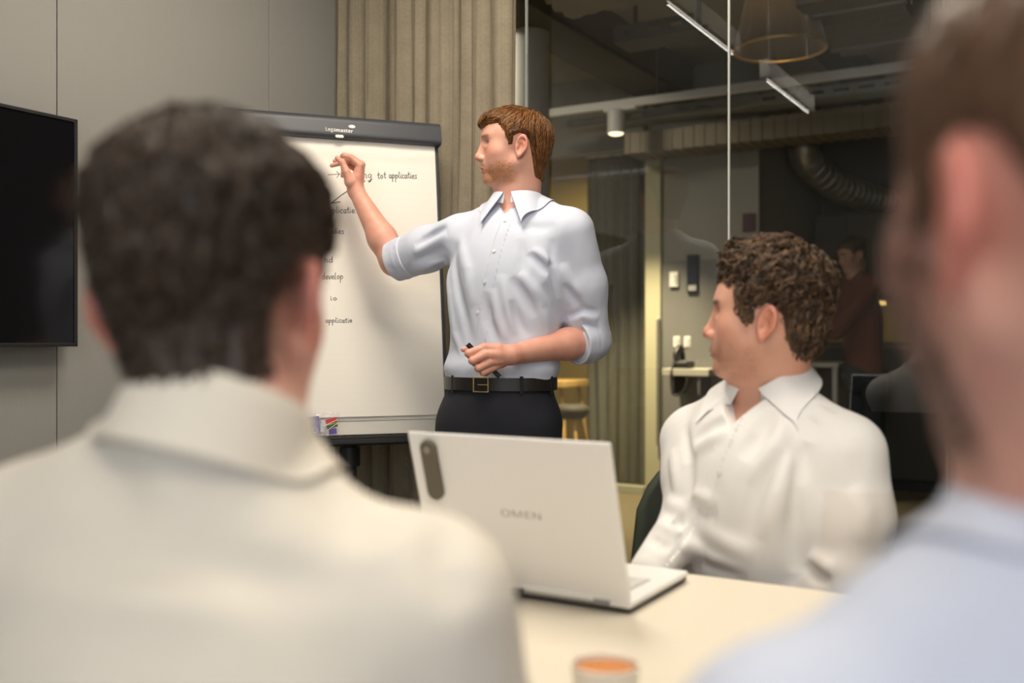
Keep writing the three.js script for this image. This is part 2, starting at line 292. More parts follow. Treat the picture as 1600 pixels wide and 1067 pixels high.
  mesh('table_top', rbox(0.42, 0.05, 0.5, 0.006, 0, tp.y, 0), wood, tt);
  for (const [a, b] of [[-1, -1], [1, -1], [-1, 1], [1, 1]]) mesh('leg', rod(V3(a * 0.13, tp.y - 0.02, b * 0.15), V3(a * 0.22, 0, b * 0.22), 0.018), wood, tt);
  const sp = W(893, 655, 7.45), st = thing('stool', 'dark rounded stool beside the tall wooden table', 'stool', V3(sp.x, 0, sp.z), TURN);
  mesh('seat', new THREE.LatheGeometry([[0, -0.06], [0.09, -0.055], [0.135, -0.01], [0.14, 0.03], [0.1, 0.05], [0, 0.045]].map((p) => new THREE.Vector2(...p)), 28).translate(0, sp.y + 0.06, 0), std(rgb(0.05, 0.045, 0.03), 0.7), st);
  for (let i = 0; i < 4; i++) { const a = Math.PI / 4 + i * Math.PI / 2; mesh('leg', rod(V3(Math.cos(a) * 0.07, sp.y + 0.01, Math.sin(a) * 0.07), V3(Math.cos(a) * 0.2, 0, Math.sin(a) * 0.2), 0.013), wood, st); }

  // things on the grey wall
  const onWall = (px, py, off = 0.02) => { const v = facadeV(px); return R(FU - off, facadeY(py, v), v); };
  const th = thing('thermostat', 'small white box on the grey wall across the corridor', 'thermostat', onWall(1055, 437), TURN); mesh('cover', rbox(0.068, 0.112, 0.03, 0.006), M.whiteMetal, th); mesh('dial', rbox(0.018, 0.07, 0.006, 0.002, 0.018, 0, 0.016), std(rgb(0.4, 0.4, 0.38), 0.4), th);
  const ip = thing('wall_panel', 'tall dark display panel on the grey wall beside the white box', 'display', onWall(1084, 428), TURN); mesh('frame', rbox(0.085, 0.285, 0.026, 0.004), std(rgb(0.012, 0.014, 0.02), 0.3), ip); mesh('screen', box(0.07, 0.19, 0.002, 0, 0.03, 0.0135), phys(rgb(0.015, 0.02, 0.04), 0.15), ip); mesh('label_strip', box(0.06, 0.04, 0.002, 0, -0.105, 0.0135), std(rgb(0.35, 0.35, 0.36), 0.6), ip);
  for (const px of [1058.5, 1075]) { const s = thing('light_switch', px < 1065 ? 'small white switch on the grey wall above the free end of the shelf' : 'small white switch on the grey wall right above the black phone', 'switch', onWall(px, 534, 0.012), TURN, 'switches above the corridor shelf'); mesh('plate', rbox(0.05, 0.08, 0.012, 0.003), M.whiteMetal, s); mesh('rocker', rbox(0.022, 0.05, 0.006, 0.002, 0.006, 0, 0.008), std(rgb(0.5, 0.5, 0.47), 0.4), s); }
  const vs = (facadeV(1059) + facadeV(1130)) / 2, ys = facadeY(580, vs);
  const sh = thing('wall_shelf', 'pale shelf below the switches on the grey wall', 'shelf', R(FU - 0.16, ys, vs), TURN); mesh('board', rbox(facadeV(1130) - facadeV(1059), 0.05, 0.3, 0.004), std(rgb(0.42, 0.41, 0.35), 0.6), sh); for (const s of [-1, 1]) mesh('bracket', rbox(0.02, 0.14, 0.24, 0.003, s * 0.1, -0.09, 0.02), M.darkGrey, sh);
  const pp = R(FU - 0.2, ys + 0.026, facadeV(1083)), ph = thing('desk_phone', 'black corded phone on the pale shelf', 'phone', pp, TURN);
  mesh('base', rbox(0.12, 0.05, 0.16, 0.012, 0, 0.025, 0), M.black, ph); mesh('handset', tube([[-0.03, 0.05, 0.06], [-0.035, 0.11, 0.05], [-0.02, 0.15, 0], [-0.03, 0.11, -0.05], [-0.03, 0.06, -0.06]], 0.022, 20, 10), M.black, ph);
  mesh('cord', tube([[-0.04, 0.06, 0.07], [-0.045, -0.05, 0.13], [-0.01, -0.19, 0.15], [0.06, -0.15, 0.14], [0.07, 0.02, 0.08]], 0.007, 40, 8), M.black, ph);
  const sg = W(1171, 341, 6.9); one('door_sign', rbox(0.09, 0.13, 0.014, 0.003), std(rgb(0.06, 0.018, 0.035), 0.6), 'small dark purple sign beyond the glass above the seated man', 'sign', R(FU - 0.012, sg.y, facadeV(1171)), TURN);

  // service runs under the corridor ceiling
  const rail = thing('track_rail', 'long white lighting track under the corridor ceiling', 'lighting track', R(6.29, 2.8, -1.4), TURN); mesh('track_body', rbox(4.4, 0.055, 0.04, 0.003), M.whiteMetal, rail); for (const x of [-1.2, 0.6, 2.0]) mesh('suspension_wire', rod(V3(x, 0.02, 0), V3(x, 0.4, 0), 0.003, 6), M.steel, rail);
  const spv = (() => { const r = (962.5 - 800) / FOCAL; return (r * CT * 6.29 - ST * 6.29) / (CT + ST * r); })();
  const spot = thing('track_spotlight', 'white cylinder spotlight hanging from the lighting track', 'spotlight', R(6.29, 2.6, spv), TURN);
  mesh('body', new THREE.LatheGeometry([[0.054, 0], [0.06, 0.004], [0.06, 0.155], [0.055, 0.16], [0, 0.16]].map((p) => new THREE.Vector2(...p)), 36), M.whiteMetal, spot); mesh('adapter', rbox(0.24, 0.022, 0.034, 0.003, 0.03, 0.166, 0), M.whiteMetal, spot);
  mesh('lamp_lens', new THREE.SphereGeometry(0.053, 28, 12, 0, Math.PI * 2, Math.PI / 2, Math.PI / 2).scale(1, 0.35, 1).translate(0, 0.002, 0), new THREE.MeshStandardMaterial({ color: 0xffffff, emissive: rgb(1, 0.86, 0.5), emissiveIntensity: 2.2 }), spot);
  const sl = new THREE.SpotLight(rgb(1, 0.82, 0.5), 40, 0, 0.75, 0.5, 2); sl.position.copy(R(6.29, 2.57, spv)); sl.target.position.copy(R(6.29, 0, spv)); sl.castShadow = true; scene.add(sl, sl.target);
  // perforated cable tray along the facade
  const trayMat = std(rgb(0.24, 0.235, 0.2), 0.5, { metalness: 0.4 });
  function tray(name, label, u, y, v, len, hgt, mat) {
    const t = thing(name, label, 'cable tray', R(u, y, v), TURN), list = [box(len, 0.006, 0.2, 0, -hgt / 2, 0)];
    const n = Math.round(len / 0.16);
    for (const z of [-0.1, 0.1]) { list.push(box(len, hgt * 0.36, 0.005, 0, -hgt * 0.32, z), box(len, hgt * 0.36, 0.005, 0, hgt * 0.32, z)); for (let i = 0; i <= n; i++) list.push(box(0.06, hgt * 0.3, 0.005, -len / 2 + 0.03 + i * (len - 0.06) / n, 0, z)); }
    mesh('tray_body', merged(list), mat, t); for (const x of [-len * 0.4, len * 0.4]) mesh('hanger', box(0.02, 3.2 - y, 0.012, x, (3.2 - y) / 2, -0.08), mat, t); return t;
  }
  tray('cable_tray', 'long grey perforated cable tray under the corridor ceiling', 6.6, 2.76, -1.2, 4.4, 0.07, trayMat);
  const shortTray = W(1032, 52, 4.9); const su = ST * shortTray.x - CT * shortTray.z, sv = CT * shortTray.x + ST * shortTray.z;
  tray('cable_tray', 'short black slotted cable tray near the ceiling', su, shortTray.y, sv, 0.42, 0.075, std(rgb(0.03, 0.028, 0.024), 0.6));
  // corrugated duct along the facade
  { const t = thing('flat_duct', 'wide ribbed metal duct running above the far wall', 'duct', R(6.80, 2.60, -0.9), TURN), list = [box(4.2, 0.15, 0.3)]; for (let i = 0; i < 52; i++) list.push(rbox(0.03, 0.162, 0.312, 0.004, -2.07 + i * 0.081, 0, 0, 1)); mesh('duct_body', merged(list), std(rgb(0.2, 0.17, 0.12), 0.5, { metalness: 0.5 }), t); }
  // beams along the room axis
  for (const [v, w, h, y, nm] of [[-2.78, 0.34, 0.26, 3.07, 'dark downstand beam under the corridor ceiling by the column'], [-1.55, 0.2, 0.16, 3.12, 'narrow downstand beam above the lighting track'], [-0.1, 0.34, 0.26, 3.07, 'dark downstand beam over the far right of the corridor']])
    one('ceiling_beam', rbox(w, h, 8.6, 0.006), std(rgb(0.085, 0.078, 0.062), 0.9), nm, 'beam', R(7.5, y, v), TURN);
  // galvanised spiral duct with an elbow
  { const a = W(1258, 150, 7.6), b = W(1257, 238, 7.6), c = W(1300, 285, 7.9), d = W(1405, 322, 8.6), t = thing('spiral_duct', 'galvanised round duct bending away below the ceiling', 'duct', V3(b.x, b.y, b.z));
    const pts = [a, b.clone().lerp(a, 0.35), b, c, d].map((p) => p.clone().sub(b)); pts[0].y += 0.3; const r = 0.118;
    mesh('duct_pipe', tube(pts, r, 90, 22), M.steel, t);
    const curve = new THREE.CatmullRomCurve3(pts); for (let i = 1; i < 26; i++) { const p = curve.getPointAt(i / 26), q = curve.getTangentAt(i / 26), s = new THREE.TorusGeometry(r + 0.001, 0.005, 6, 26); s.applyQuaternion(new THREE.Quaternion().setFromUnitVectors(V3(0, 0, 1), q)); s.translate(p.x, p.y, p.z); mesh('seam', s, M.steel, t); } }
  // foil-wrapped duct along the room axis
  { const at = W(1352, 14, 5.1), u = ST * at.x - CT * at.z, v = CT * at.x + ST * at.z, t = thing('foil_duct', 'crinkled foil-wrapped duct close under the ceiling', 'duct', R(u, at.y, v), TURN);
    const g = new THREE.BoxGeometry(0.46, 0.18, 1.0, 36, 18, 80); const p = g.attributes.position; for (let i = 0; i < p.count; i++) { const x = p.getX(i), y = p.getY(i), z = p.getZ(i), n = 0.014 * fbm(x * 9, y * 9, z * 40, 3) + 0.012 * noise3(x * 4, 3, z * 7); p.setXYZ(i, x * (1 + n * 2), y * (1 + n * 4), z); } g.computeVertexNormals();
    mesh('wrap', g, phys(rgb(0.22, 0.2, 0.15), 0.42, { metalness: 0.6 }), t); for (const z of [-0.35, 0.3]) mesh('strap', box(0.5, 0.2, 0.03, 0, 0, z), trayMat, t);
    for (const z of [-0.35, 0.3]) mesh('hanger_rod', rod(V3(0.27, -0.11, z), V3(0.27, 0.55, z), 0.004, 6), M.steel, t); }
  // round wire drum lamp with a brass rim
  { const c = W(1218, 62, 5.1), t = thing('drum_lamp', 'round gauze drum lamp with a brass lower rim under the ceiling', 'lamp', c), brass = phys(rgb(0.6, 0.42, 0.15), 0.35, { metalness: 0.8 }), rr = 0.235;
    mesh('lower_rim', new THREE.TorusGeometry(rr, 0.007, 10, 60).rotateX(Math.PI / 2).translate(0, -0.05, 0), brass, t); mesh('upper_rim', new THREE.TorusGeometry(rr * 0.72, 0.005, 10, 60).rotateX(Math.PI / 2).translate(0, 0.22, 0), brass, t);
    for (let i = 0; i < 28; i++) { const a = i / 28 * Math.PI * 2; mesh('strand', rod(V3(Math.cos(a) * rr, -0.05, Math.sin(a) * rr), V3(Math.cos(a) * rr * 0.72, 0.22, Math.sin(a) * rr * 0.72), 0.0008, 5), M.darkGrey, t); }
    mesh('gauze_shade', new THREE.CylinderGeometry(rr * 0.72, rr, 0.27, 60, 1, true).translate(0, 0.085, 0), phys(rgb(0.06, 0.05, 0.035), 0.95, { transmission: 0.85, thickness: 0, side: THREE.DoubleSide }), t);
    mesh('lamp_bulb', new THREE.SphereGeometry(0.028, 18, 12).translate(-0.02, 0.13, 0), new THREE.MeshStandardMaterial({ color: 0xffffff, emissive: rgb(1, 0.6, 0.18), emissiveIntensity: 1.2 }), t); mesh('cable', rod(V3(-0.02, 0.15, 0), V3(-0.02, 0.48, 0), 0.004, 6), M.black, t);
    const pl = new THREE.PointLight(rgb(1, 0.7, 0.35), 0.12); pl.position.set(c.x - 0.02, c.y + 0.13, c.z); pl.castShadow = true; scene.add(pl); }
  // rough sprayed insulation on the ceiling
  { const c = W(925, -28, 4.6), g = new THREE.BoxGeometry(0.75, 0.16, 1.0, 60, 12, 80), p = g.attributes.position; for (let i = 0; i < p.count; i++) { const x = p.getX(i), y = p.getY(i), z = p.getZ(i), n = 1 + 0.35 * fbm(x * 7, y * 7, z * 7, 4); p.setXYZ(i, x * n, y * n, z * n); } g.computeVertexNormals(); one('insulation_lump', g, std(rgb(0.3, 0.26, 0.2), 1), 'rough sprayed insulation lump on the ceiling beyond the glass', 'insulation', V3(c.x, c.y + 0.12, c.z), TURN); }

  // far kitchenette with lamps under the wall cabinets
  const KU = 8.4, kv = (px) => { const r = (px - 800) / FOCAL; return (r * CT * KU - ST * KU) / (CT + ST * r); }, kd = (v) => CT * KU - ST * v, ky = (py, v) => EYE - (py - 533.5) / FOCAL * kd(v);
  const k0 = kv(1276), k1 = kv(1490), km = (k0 + k1) / 2, kw = k1 - k0;
  const wc = thing('upper_cabinet', 'dark wall cabinets at the far end of the dim corridor', 'cabinet', R(KU + 0.1, ky(470, km), km), TURN); mesh('body', rbox(kw, 0.7, 0.35, 0.005, 0, 0.36, 0), std(rgb(0.03, 0.028, 0.022), 0.6), wc); for (let i = 0; i < 4; i++) mesh('door', rbox(kw / 4 - 0.008, 0.68, 0.018, 0.003, -kw / 2 + (i + 0.5) * kw / 4, 0.36, 0.185), std(rgb(0.036, 0.033, 0.026), 0.6), wc);
  mesh('backsplash', box(kw, 0.33, 0.02, 0, -0.165, -0.17), std(rgb(0.34, 0.27, 0.11), 0.7), wc);
  const lc = thing('base_cabinet', 'dark base cabinets at the far end of the dim corridor', 'cabinet', R(KU, 0, km), TURN), ytop = ky(533, km) - 0.06; mesh('body', rbox(kw, ytop - 0.1, 0.6, 0.005, 0, (ytop - 0.1) / 2 + 0.1, 0), std(rgb(0.045, 0.042, 0.036), 0.6), lc); mesh('plinth', box(kw, 0.1, 0.54, 0, 0.05, -0.03), M.black, lc); mesh('worktop', rbox(kw + 0.02, 0.04, 0.63, 0.004, 0, ytop + 0.02, 0), std(rgb(0.12, 0.115, 0.1), 0.5), lc);
  for (const [a, b] of [[1279, 1307], [1361, 1387]]) { const va = kv(a), vb = kv(b), t = thing('under_cabinet_lamp', a < 1300 ? 'glowing strip lamp under the far cabinets beside the curly-haired man' : 'glowing strip lamp under the far cabinets right of the maroon sweater', 'lamp', R(KU - 0.06, ky(474, va) , (va + vb) / 2), TURN); mesh('lamp_strip', rbox(vb - va, 0.03, 0.06, 0.004), new THREE.MeshStandardMaterial({ color: 0xffffff, emissive: rgb(1, 0.66, 0.2), emissiveIntensity: 1.1 }), t); mesh('bracket', rbox(vb - va + 0.02, 0.01, 0.08, 0.002, 0, 0.02, 0), M.black, t);
    const l = new THREE.RectAreaLight(rgb(1, 0.75, 0.35), 10, vb - va, 0.05); l.position.copy(R(KU - 0.06, ky(474, va) - 0.02, (va + vb) / 2)); l.rotation.order = 'YXZ'; l.rotation.set(-Math.PI / 2, TURN, 0); scene.add(l); }
  const dk = W(1288, 569, 7.6), dt = thing('high_desk', 'small white-topped high desk behind the curly-haired man', 'desk', V3(dk.x, 0, dk.z), TURN); mesh('desk_top', rbox(0.34, 0.03, 0.6, 0.004, 0, dk.y, 0), std(rgb(0.32, 0.33, 0.3), 0.5), dt); for (const [a, b] of [[-1, -1], [1, -1], [-1, 1], [1, 1]]) mesh('leg', rbox(0.035, dk.y - 0.015, 0.035, 0.003, a * 0.14, (dk.y - 0.015) / 2, b * 0.26), std(rgb(0.3, 0.3, 0.28), 0.5), dt);
  // a soft ceiling panel lights the corridor
  const cp = thing('corridor_panel_light', 'dim flush panel lamp in the corridor ceiling', 'lamp', R(4.6, 3.17, -3.6), TURN); mesh('housing', rbox(0.62, 0.04, 0.62, 0.004), M.whiteMetal, cp); mesh('lamp_panel', box(0.56, 0.004, 0.56, 0, -0.022, 0), new THREE.MeshStandardMaterial({ color: 0xffffff, emissive: rgb(1, 0.9, 0.7), emissiveIntensity: 3 }), cp);
  const cl = new THREE.RectAreaLight(rgb(1, 0.89, 0.69), 36, 0.56, 0.56); cl.position.copy(R(4.6, 3.13, -3.6)); cl.rotation.order = 'YXZ'; cl.rotation.set(-Math.PI / 2, TURN, 0); scene.add(cl);
}

// ---------------------------------------------------------------- table, laptop, cup, chairs
const TABLE_Y = 0.74;
{
  const u0 = 0.80, u1 = 1.715, v0 = -1.42, v1 = 0.95, t = thing('meeting_table', 'cream-topped meeting table with black trestle legs', 'table', R((u0 + u1) / 2, 0, (v0 + v1) / 2), TURN);
  mesh('table_top', rbox(v1 - v0, 0.028, u1 - u0, 0.006, 0, TABLE_Y - 0.014, 0, 4), phys(rgb(0.80, 0.735, 0.61), 0.42), t);
  mesh('edge_band', rbox(v1 - v0 - 0.01, 0.012, u1 - u0 - 0.01, 0.003, 0, TABLE_Y - 0.034, 0), std(rgb(0.32, 0.24, 0.14), 0.6), t);
  for (const s of [-1, 1]) { const x = s * ((v1 - v0) / 2 - 0.3); for (const z of [-1, 1]) mesh('leg', rod(V3(x, TABLE_Y - 0.04, z * 0.3), V3(x + s * 0.08, 0, z * 0.38), 0.02), M.black, t); mesh('crossbar', rbox(0.05, 0.03, 0.66, 0.004, x, TABLE_Y - 0.055, 0), M.black, t); }
}
const fontBold = await new FontLoader().loadAsync('fonts/droid/droid_sans_regular.typeface.json');
{ // laptop: local x along the table to the right, -z away from the lens; hinge at the near edge
  const hr = W(985, 962, 1.524), w = 0.369, d = 0.250, h = 0.26, lean = Math.atan2(0.078, 0.262);
  const c = V3(hr.x, TABLE_Y, hr.z).sub(V3(CT, 0, ST).multiplyScalar(w / 2)), t = thing('laptop', 'white gaming laptop open on the table with its back to the room', 'laptop', c, TURN);
  const white = phys(rgb(0.87, 0.865, 0.845), 0.42), rim = std(rgb(0.05, 0.05, 0.05), 0.5);
  mesh('base', rbox(w, 0.011, d, 0.005, 0, 0.0145, -d / 2, 3), white, t);
  mesh('bottom_plate', rbox(w - 0.004, 0.008, d - 0.006, 0.0035, 0, 0.0065, -d / 2, 3), rim, t);
  for (const [x, z] of [[-0.15, -0.03], [0.15, -0.03], [-0.15, -0.21], [0.15, -0.21]]) mesh('rubber_foot', cyl(0.008, 0.008, 0.003, 14, x, 0.0015, z), M.black, t);
  mesh('keyboard', box(0.31, 0.002, 0.11, 0, 0.0207, -0.095), std(rgb(0.6, 0.6, 0.58), 0.6), t);
  for (let r = 0; r < 5; r++) for (let k = 0; k < 15; k++) mesh('key', box(0.0178, 0.0018, 0.0172, -0.142 + k * 0.0203, 0.0223, -0.052 - r * 0.0206), M.keys ??= std(rgb(0.72, 0.72, 0.7), 0.55), t);
  mesh('touchpad', box(0.12, 0.001, 0.07, 0, 0.0203, -0.205), std(rgb(0.7, 0.7, 0.68), 0.35), t);
  const ventBack = mesh('rear_vent', box(0.150, 0.007, 0.002, 0.075, 0.0145, 0.0005), rim, t);
  for (let i = 0; i < 30; i++) mesh('vent_fin', box(0.0022, 0.0078, 0.0026, 0.003 + i * 0.005, 0.0145, 0.001), M.fin ??= std(rgb(0.5, 0.49, 0.46), 0.5), t);
  const lid = new THREE.Group(); lid.name = 'lid'; t.add(lid); lid.position.set(0, 0.018, -0.004); lid.rotation.x = lean;
  mesh('lid_shell', rbox(w, h, 0.007, 0.0032, 0, h / 2 + 0.004, 0, 4), white, lid);
  mesh('display', box(w - 0.014, h - 0.022, 0.001, 0, h / 2 + 0.006, -0.0037), M.blackGloss, lid);
  mesh('hinge', rbox(0.25, 0.012, 0.014, 0.005, 0, 0.002, 0, 3), white, lid);
  // long dark capsule on the lid near its corner
  const tg = new TextGeometry('OMEN', { font: fontBold, size: 0.0125, depth: 0.0004, curveSegments: 6 }); tg.computeBoundingBox(); const bb = tg.boundingBox; tg.translate(-(bb.max.x + bb.min.x) / 2, 0, 0); tg.scale(1.55, 0.95, 1);
  mesh('lettering', tg.translate(0.012, 0.128, 0.0034), std(rgb(0.42, 0.405, 0.375), 0.4, { metalness: 0.3 }), lid);
  const cs = new THREE.Shape(); const x0 = -0.143, yb = 0.150, yt = 0.252, rr = 0.0135; cs.moveTo(x0 - rr, yb + rr); cs.absarc(x0, yb + rr, rr, Math.PI, Math.PI * 2); cs.lineTo(x0 + rr, yt - rr); cs.absarc(x0, yt - rr, rr, 0, Math.PI); cs.closePath();
  mesh('dark_strip', new THREE.ExtrudeGeometry(cs, { depth: 0.006, bevelSize: 0.0015, bevelThickness: 0.0015, bevelSegments: 3, curveSegments: 16 }).translate(0, 0, 0.005), phys(rgb(0.11, 0.095, 0.065), 0.35), lid);
  mesh('strip_lens', cyl(0.006, 0.006, 0.002, 20).rotateX(Math.PI / 2).translate(x0, yt - 0.014, 0.0135), phys(rgb(0.3, 0.27, 0.2), 0.25), lid);
  const pg = thing('cable_plug', 'black cable plug in the back of the white laptop', 'plug', c.clone().add(V3(-CT * 0.012, 0.014, -ST * 0.012)), TURN);
  mesh('plug_body', rbox(0.022, 0.010, 0.026, 0.004, 0, 0, 0.014, 3), M.black, pg); mesh('cable', tube([[0, 0, 0.026], [-0.02, -0.004, 0.045], [-0.09, -0.0095, 0.04], [-0.19, -0.0095, 0.03], [-0.33, -0.0095, 0.06]], 0.0032, 40, 8), M.black, pg);
}
{ // cup with tea
  const c = W(946, 1030, 1.03), t = thing('cup', 'white cup of amber tea on the table before the laptop', 'cup', V3(c.x, TABLE_Y, c.z)), H = 0.088;
  mesh('cup_body', new THREE.LatheGeometry([[0, 0], [0.022, 0], [0.025, 0.003], [0.031, 0.04], [0.0355, H - 0.002], [0.0347, H], [0.0335, H - 0.002], [0.029, 0.04], [0.023, 0.006], [0, 0.005]].map((p) => new THREE.Vector2(...p)), 48), phys(rgb(0.82, 0.78, 0.7), 0.35), t);
  mesh('tea', new THREE.CircleGeometry(0.0327, 40).rotateX(-Math.PI / 2).translate(0, H - 0.008, 0), phys(rgb(0.6, 0.2, 0.02), 0.12), t);
}
function chair(label, pos, turn, top = 0.80) {
  const t = thing('meeting_chair', label, 'chair', pos, turn, 'shell chairs round the meeting table'), green = std(rgb(0.035, 0.045, 0.03), 0.6);
  // curved back shell: local +z is the way the sitter faces
  const P = [], I = [], nx = 22, ny = 14;
  for (const s of [0, 1]) for (let j = 0; j <= ny; j++) for (let i = 0; i <= nx; i++) { const a = (i / nx - 0.5) * 2.3, tj = j / ny, r = 0.272 - s * 0.014, edge = 1 - Math.pow(Math.abs(i / nx - 0.5) * 2, 6) * 0.28, y = 0.47 + (top - 0.47) * tj * edge; P.push(Math.sin(a) * r * 1.02, y, -Math.cos(a) * r * 0.9 - 0.06 * tj + 0.05); }
  const n = (nx + 1) * (ny + 1); for (let j = 0; j < ny; j++) for (let i = 0; i < nx; i++) { const a = j * (nx + 1) + i, b = a + 1, c = a + nx + 1, d = c + 1; I.push(a, d, b, a, c, d, n + a, n + b, n + d, n + a, n + d, n + c); }
  for (let i = 0; i < nx; i++) { const a = ny * (nx + 1) + i; I.push(a, n + a, a + 1, a + 1, n + a, n + a + 1); } for (let j = 0; j < ny; j++) for (const i of [0, nx]) { const a = j * (nx + 1) + i, c = a + nx + 1; I.push(a, n + a, c, c, n + a, n + c); }
  const g = new THREE.BufferGeometry(); g.setAttribute('position', new THREE.Float32BufferAttribute(P, 3)); g.setIndex(I); g.computeVertexNormals();
  mesh('backrest', g, green, t); mesh('seat', rbox(0.46, 0.05, 0.44, 0.02, 0, 0.445, 0.02, 4), green, t);
  mesh('column', cyl(0.025, 0.025, 0.36, 16, 0, 0.24, 0), M.black, t);
  for (let i = 0; i < 4; i++) { const a = i * Math.PI / 2 + 0.785; mesh('leg', rod(V3(0, 0.09, 0), V3(Math.cos(a) * 0.27, 0.02, Math.sin(a) * 0.27), 0.016), M.black, t); }
  return t;
}

// ---------------------------------------------------------------- flip chart
const FC = (() => {
  const bottomRight = W(702, 682, 3.25), turn = 19.9 * Math.PI / 180, tilt = 8 * Math.PI / 180, right = V3(Math.cos(turn), 0, -Math.sin(turn)), n0 = V3(Math.sin(turn), 0, Math.cos(turn));
  const up = V3(0, Math.cos(tilt), 0).addScaledVector(n0, -Math.sin(tilt)), n = right.clone().cross(up).normalize();
  const hit = (px, py, off = 0) => { const d = W(px, py, 1).sub(camera.position), o = camera.position, q = bottomRight.clone().addScaledVector(n, off), t = q.clone().sub(o).dot(n) / d.dot(n), p = o.clone().addScaledVector(d, t).sub(q); return [p.dot(right), p.dot(up)]; };   // x from the right edge (negative), height
  return { bottomRight, turn, tilt, right, up, n, hit };
})();
{
  const BW = 0.70, BH = 1.05, t = thing('flip_chart', 'flip chart easel with a written paper pad and dark clamp bar', 'flip chart', V3(FC.bottomRight.x, 0, FC.bottomRight.z).addScaledVector(FC.right, -BW / 2), FC.turn);
  const g = new THREE.Group(); g.name = 'board'; t.add(g); g.position.y = FC.bottomRight.y; g.rotation.x = -FC.tilt;
  const navy = std(rgb(0.028, 0.032, 0.042), 0.5);
  mesh('back_panel', rbox(BW - 0.006, BH - 0.03, 0.012, 0.003, 0, BH / 2, -0.008), std(rgb(0.70, 0.67, 0.61), 0.4), g);
  for (const s of [-1, 1]) mesh('edge_frame', rbox(0.010, BH, 0.022, 0.003, s * (BW / 2 - 0.005), BH / 2, -0.008), navy, g);
  // clamp bar with a rounded front
  const pr = new THREE.Shape(); pr.moveTo(-0.014, 0); pr.lineTo(0.022, 0); pr.bezierCurveTo(0.034, 0.0, 0.033, 0.010, 0.033, 0.016); pr.lineTo(0.031, 0.052); pr.bezierCurveTo(0.030, 0.066, 0.018, 0.076, 0.002, 0.076); pr.lineTo(-0.014, 0.076); pr.closePath();
  const barY = BH - 0.070, barG = new THREE.ExtrudeGeometry(pr, { depth: BW + 0.004, bevelEnabled: true, bevelSize: 0.002, bevelThickness: 0.002, bevelSegments: 2, curveSegments: 14 }).rotateY(-Math.PI / 2).translate(BW / 2 + 0.002, barY, 0);
  mesh('clamp_bar', barG, phys(rgb(0.045, 0.05, 0.06), 0.45), g);
  // white lettering and oval mark on the bar
  const small = await new FontLoader().loadAsync('fonts/droid/droid_sans_bold.typeface.json'), inkW = std(rgb(0.85, 0.85, 0.82), 0.6);
  const put = (text, font, size, px, py) => { const q = FC.hit(px, py, 0.033), tg = new TextGeometry(text, { font, size, depth: 0.0010, curveSegments: 5 }); return tg.translate(q[0] + BW / 2, q[1], 0.0352); };
  const l1 = put('Lega', fontBold, 0.0118, 508.2, 204.5); l1.computeBoundingBox(); const l2 = new TextGeometry('master', { font: small, size: 0.0118, depth: 0.0010, curveSegments: 5 }).translate(l1.boundingBox.max.x + 0.0008, l1.boundingBox.min.y + 0.0028, 0.0352);
  mesh('lettering', merged([l1, l2]), inkW, g);
  const q1 = FC.hit(549.5, 198.6, 0.03), q2 = FC.hit(530.5, 213.2, 0.033);
  mesh('oval_mark', new THREE.SphereGeometry(1, 24, 12).scale(0.0115, 0.0058, 0.0016).translate(q1[0] + BW / 2, q1[1], 0.0345), inkW, g);
  mesh('badge', new THREE.CapsuleGeometry(0.0052, 0.017, 6, 14).rotateZ(Math.PI / 2).scale(1, 1, 0.3).translate(q2[0] + BW / 2, q2[1], 0.0345), inkW, g);
  // the paper pad: a stack of sheets, the top one written on and slightly wavy at its head
  const px0 = -0.335, PWd = 0.672, pTop = barY + 0.004, pBot = 0.072, PH = pTop - pBot;
  const strokes = {                                                     // handwriting: strokes per letter on an x-height of one
    a: [1, [[.8, .8], [.4, 1], [.08, .5], [.35, 0], [.75, .4], [.8, .9], [.78, .1], [1, .05]]], p: [1, [[.15, 1], [.12, -1]], [[.13, .6], [.5, 1], [.85, .6], [.55, .1], [.15, .15]]], l: [.55, [[.25, 1.9], [.2, .1], [.45, .05]]], i: [.5, [[.2, .9], [.2, .1], [.4, .05]], [[.2, 1.4], [.22, 1.46]]],
    c: [.85, [[.75, .85], [.4, 1], [.1, .5], [.35, 0], [.8, .15]]], t: [.7, [[.32, 1.7], [.3, .2], [.5, 0], [.65, .1]], [[0, 1.05], [.65, 1.1]]], e: [.9, [[.1, .5], [.75, .55], [.6, 1], [.2, .85], [.12, .3], [.45, 0], [.85, .2]]], s: [.8, [[.7, .95], [.25, .85], [.6, .4], [.55, .05], [.1, .05]]],
    n: [1, [[.1, 1], [.12, 0], [.15, .7], [.5, 1], [.72, .7], [.72, .1], [.95, .05]]], g: [1, [[.8, .85], [.35, 1], [.1, .5], [.35, .1], [.78, .5], [.8, .95], [.75, -.6], [.35, -1], [0, -.6]]], o: [.9, [[.45, 1], [.1, .55], [.4, 0], [.78, .45], [.45, 1]]], d: [1, [[.8, .8], [.4, 1], [.08, .5], [.35, 0], [.75, .4], [.82, 1.9], [.8, .1], [1, .05]]], u: [1, [[.1, 1], [.15, .2], [.45, 0], [.75, .3], [.78, 1], [.8, .1], [1, .05]]], v: [.8, [[.05, 1], [.35, 0], [.7, 1]]], r: [.7, [[.1, 1], [.12, 0], [.15, .65], [.4, 1], [.65, .9]]],
  };
  const TW = 1024, THt = 1408, toTex = ([x, h]) => [(x + BW / 2 - (-PWd / 2)) / PWd * TW, (pTop - h) / PH * THt];
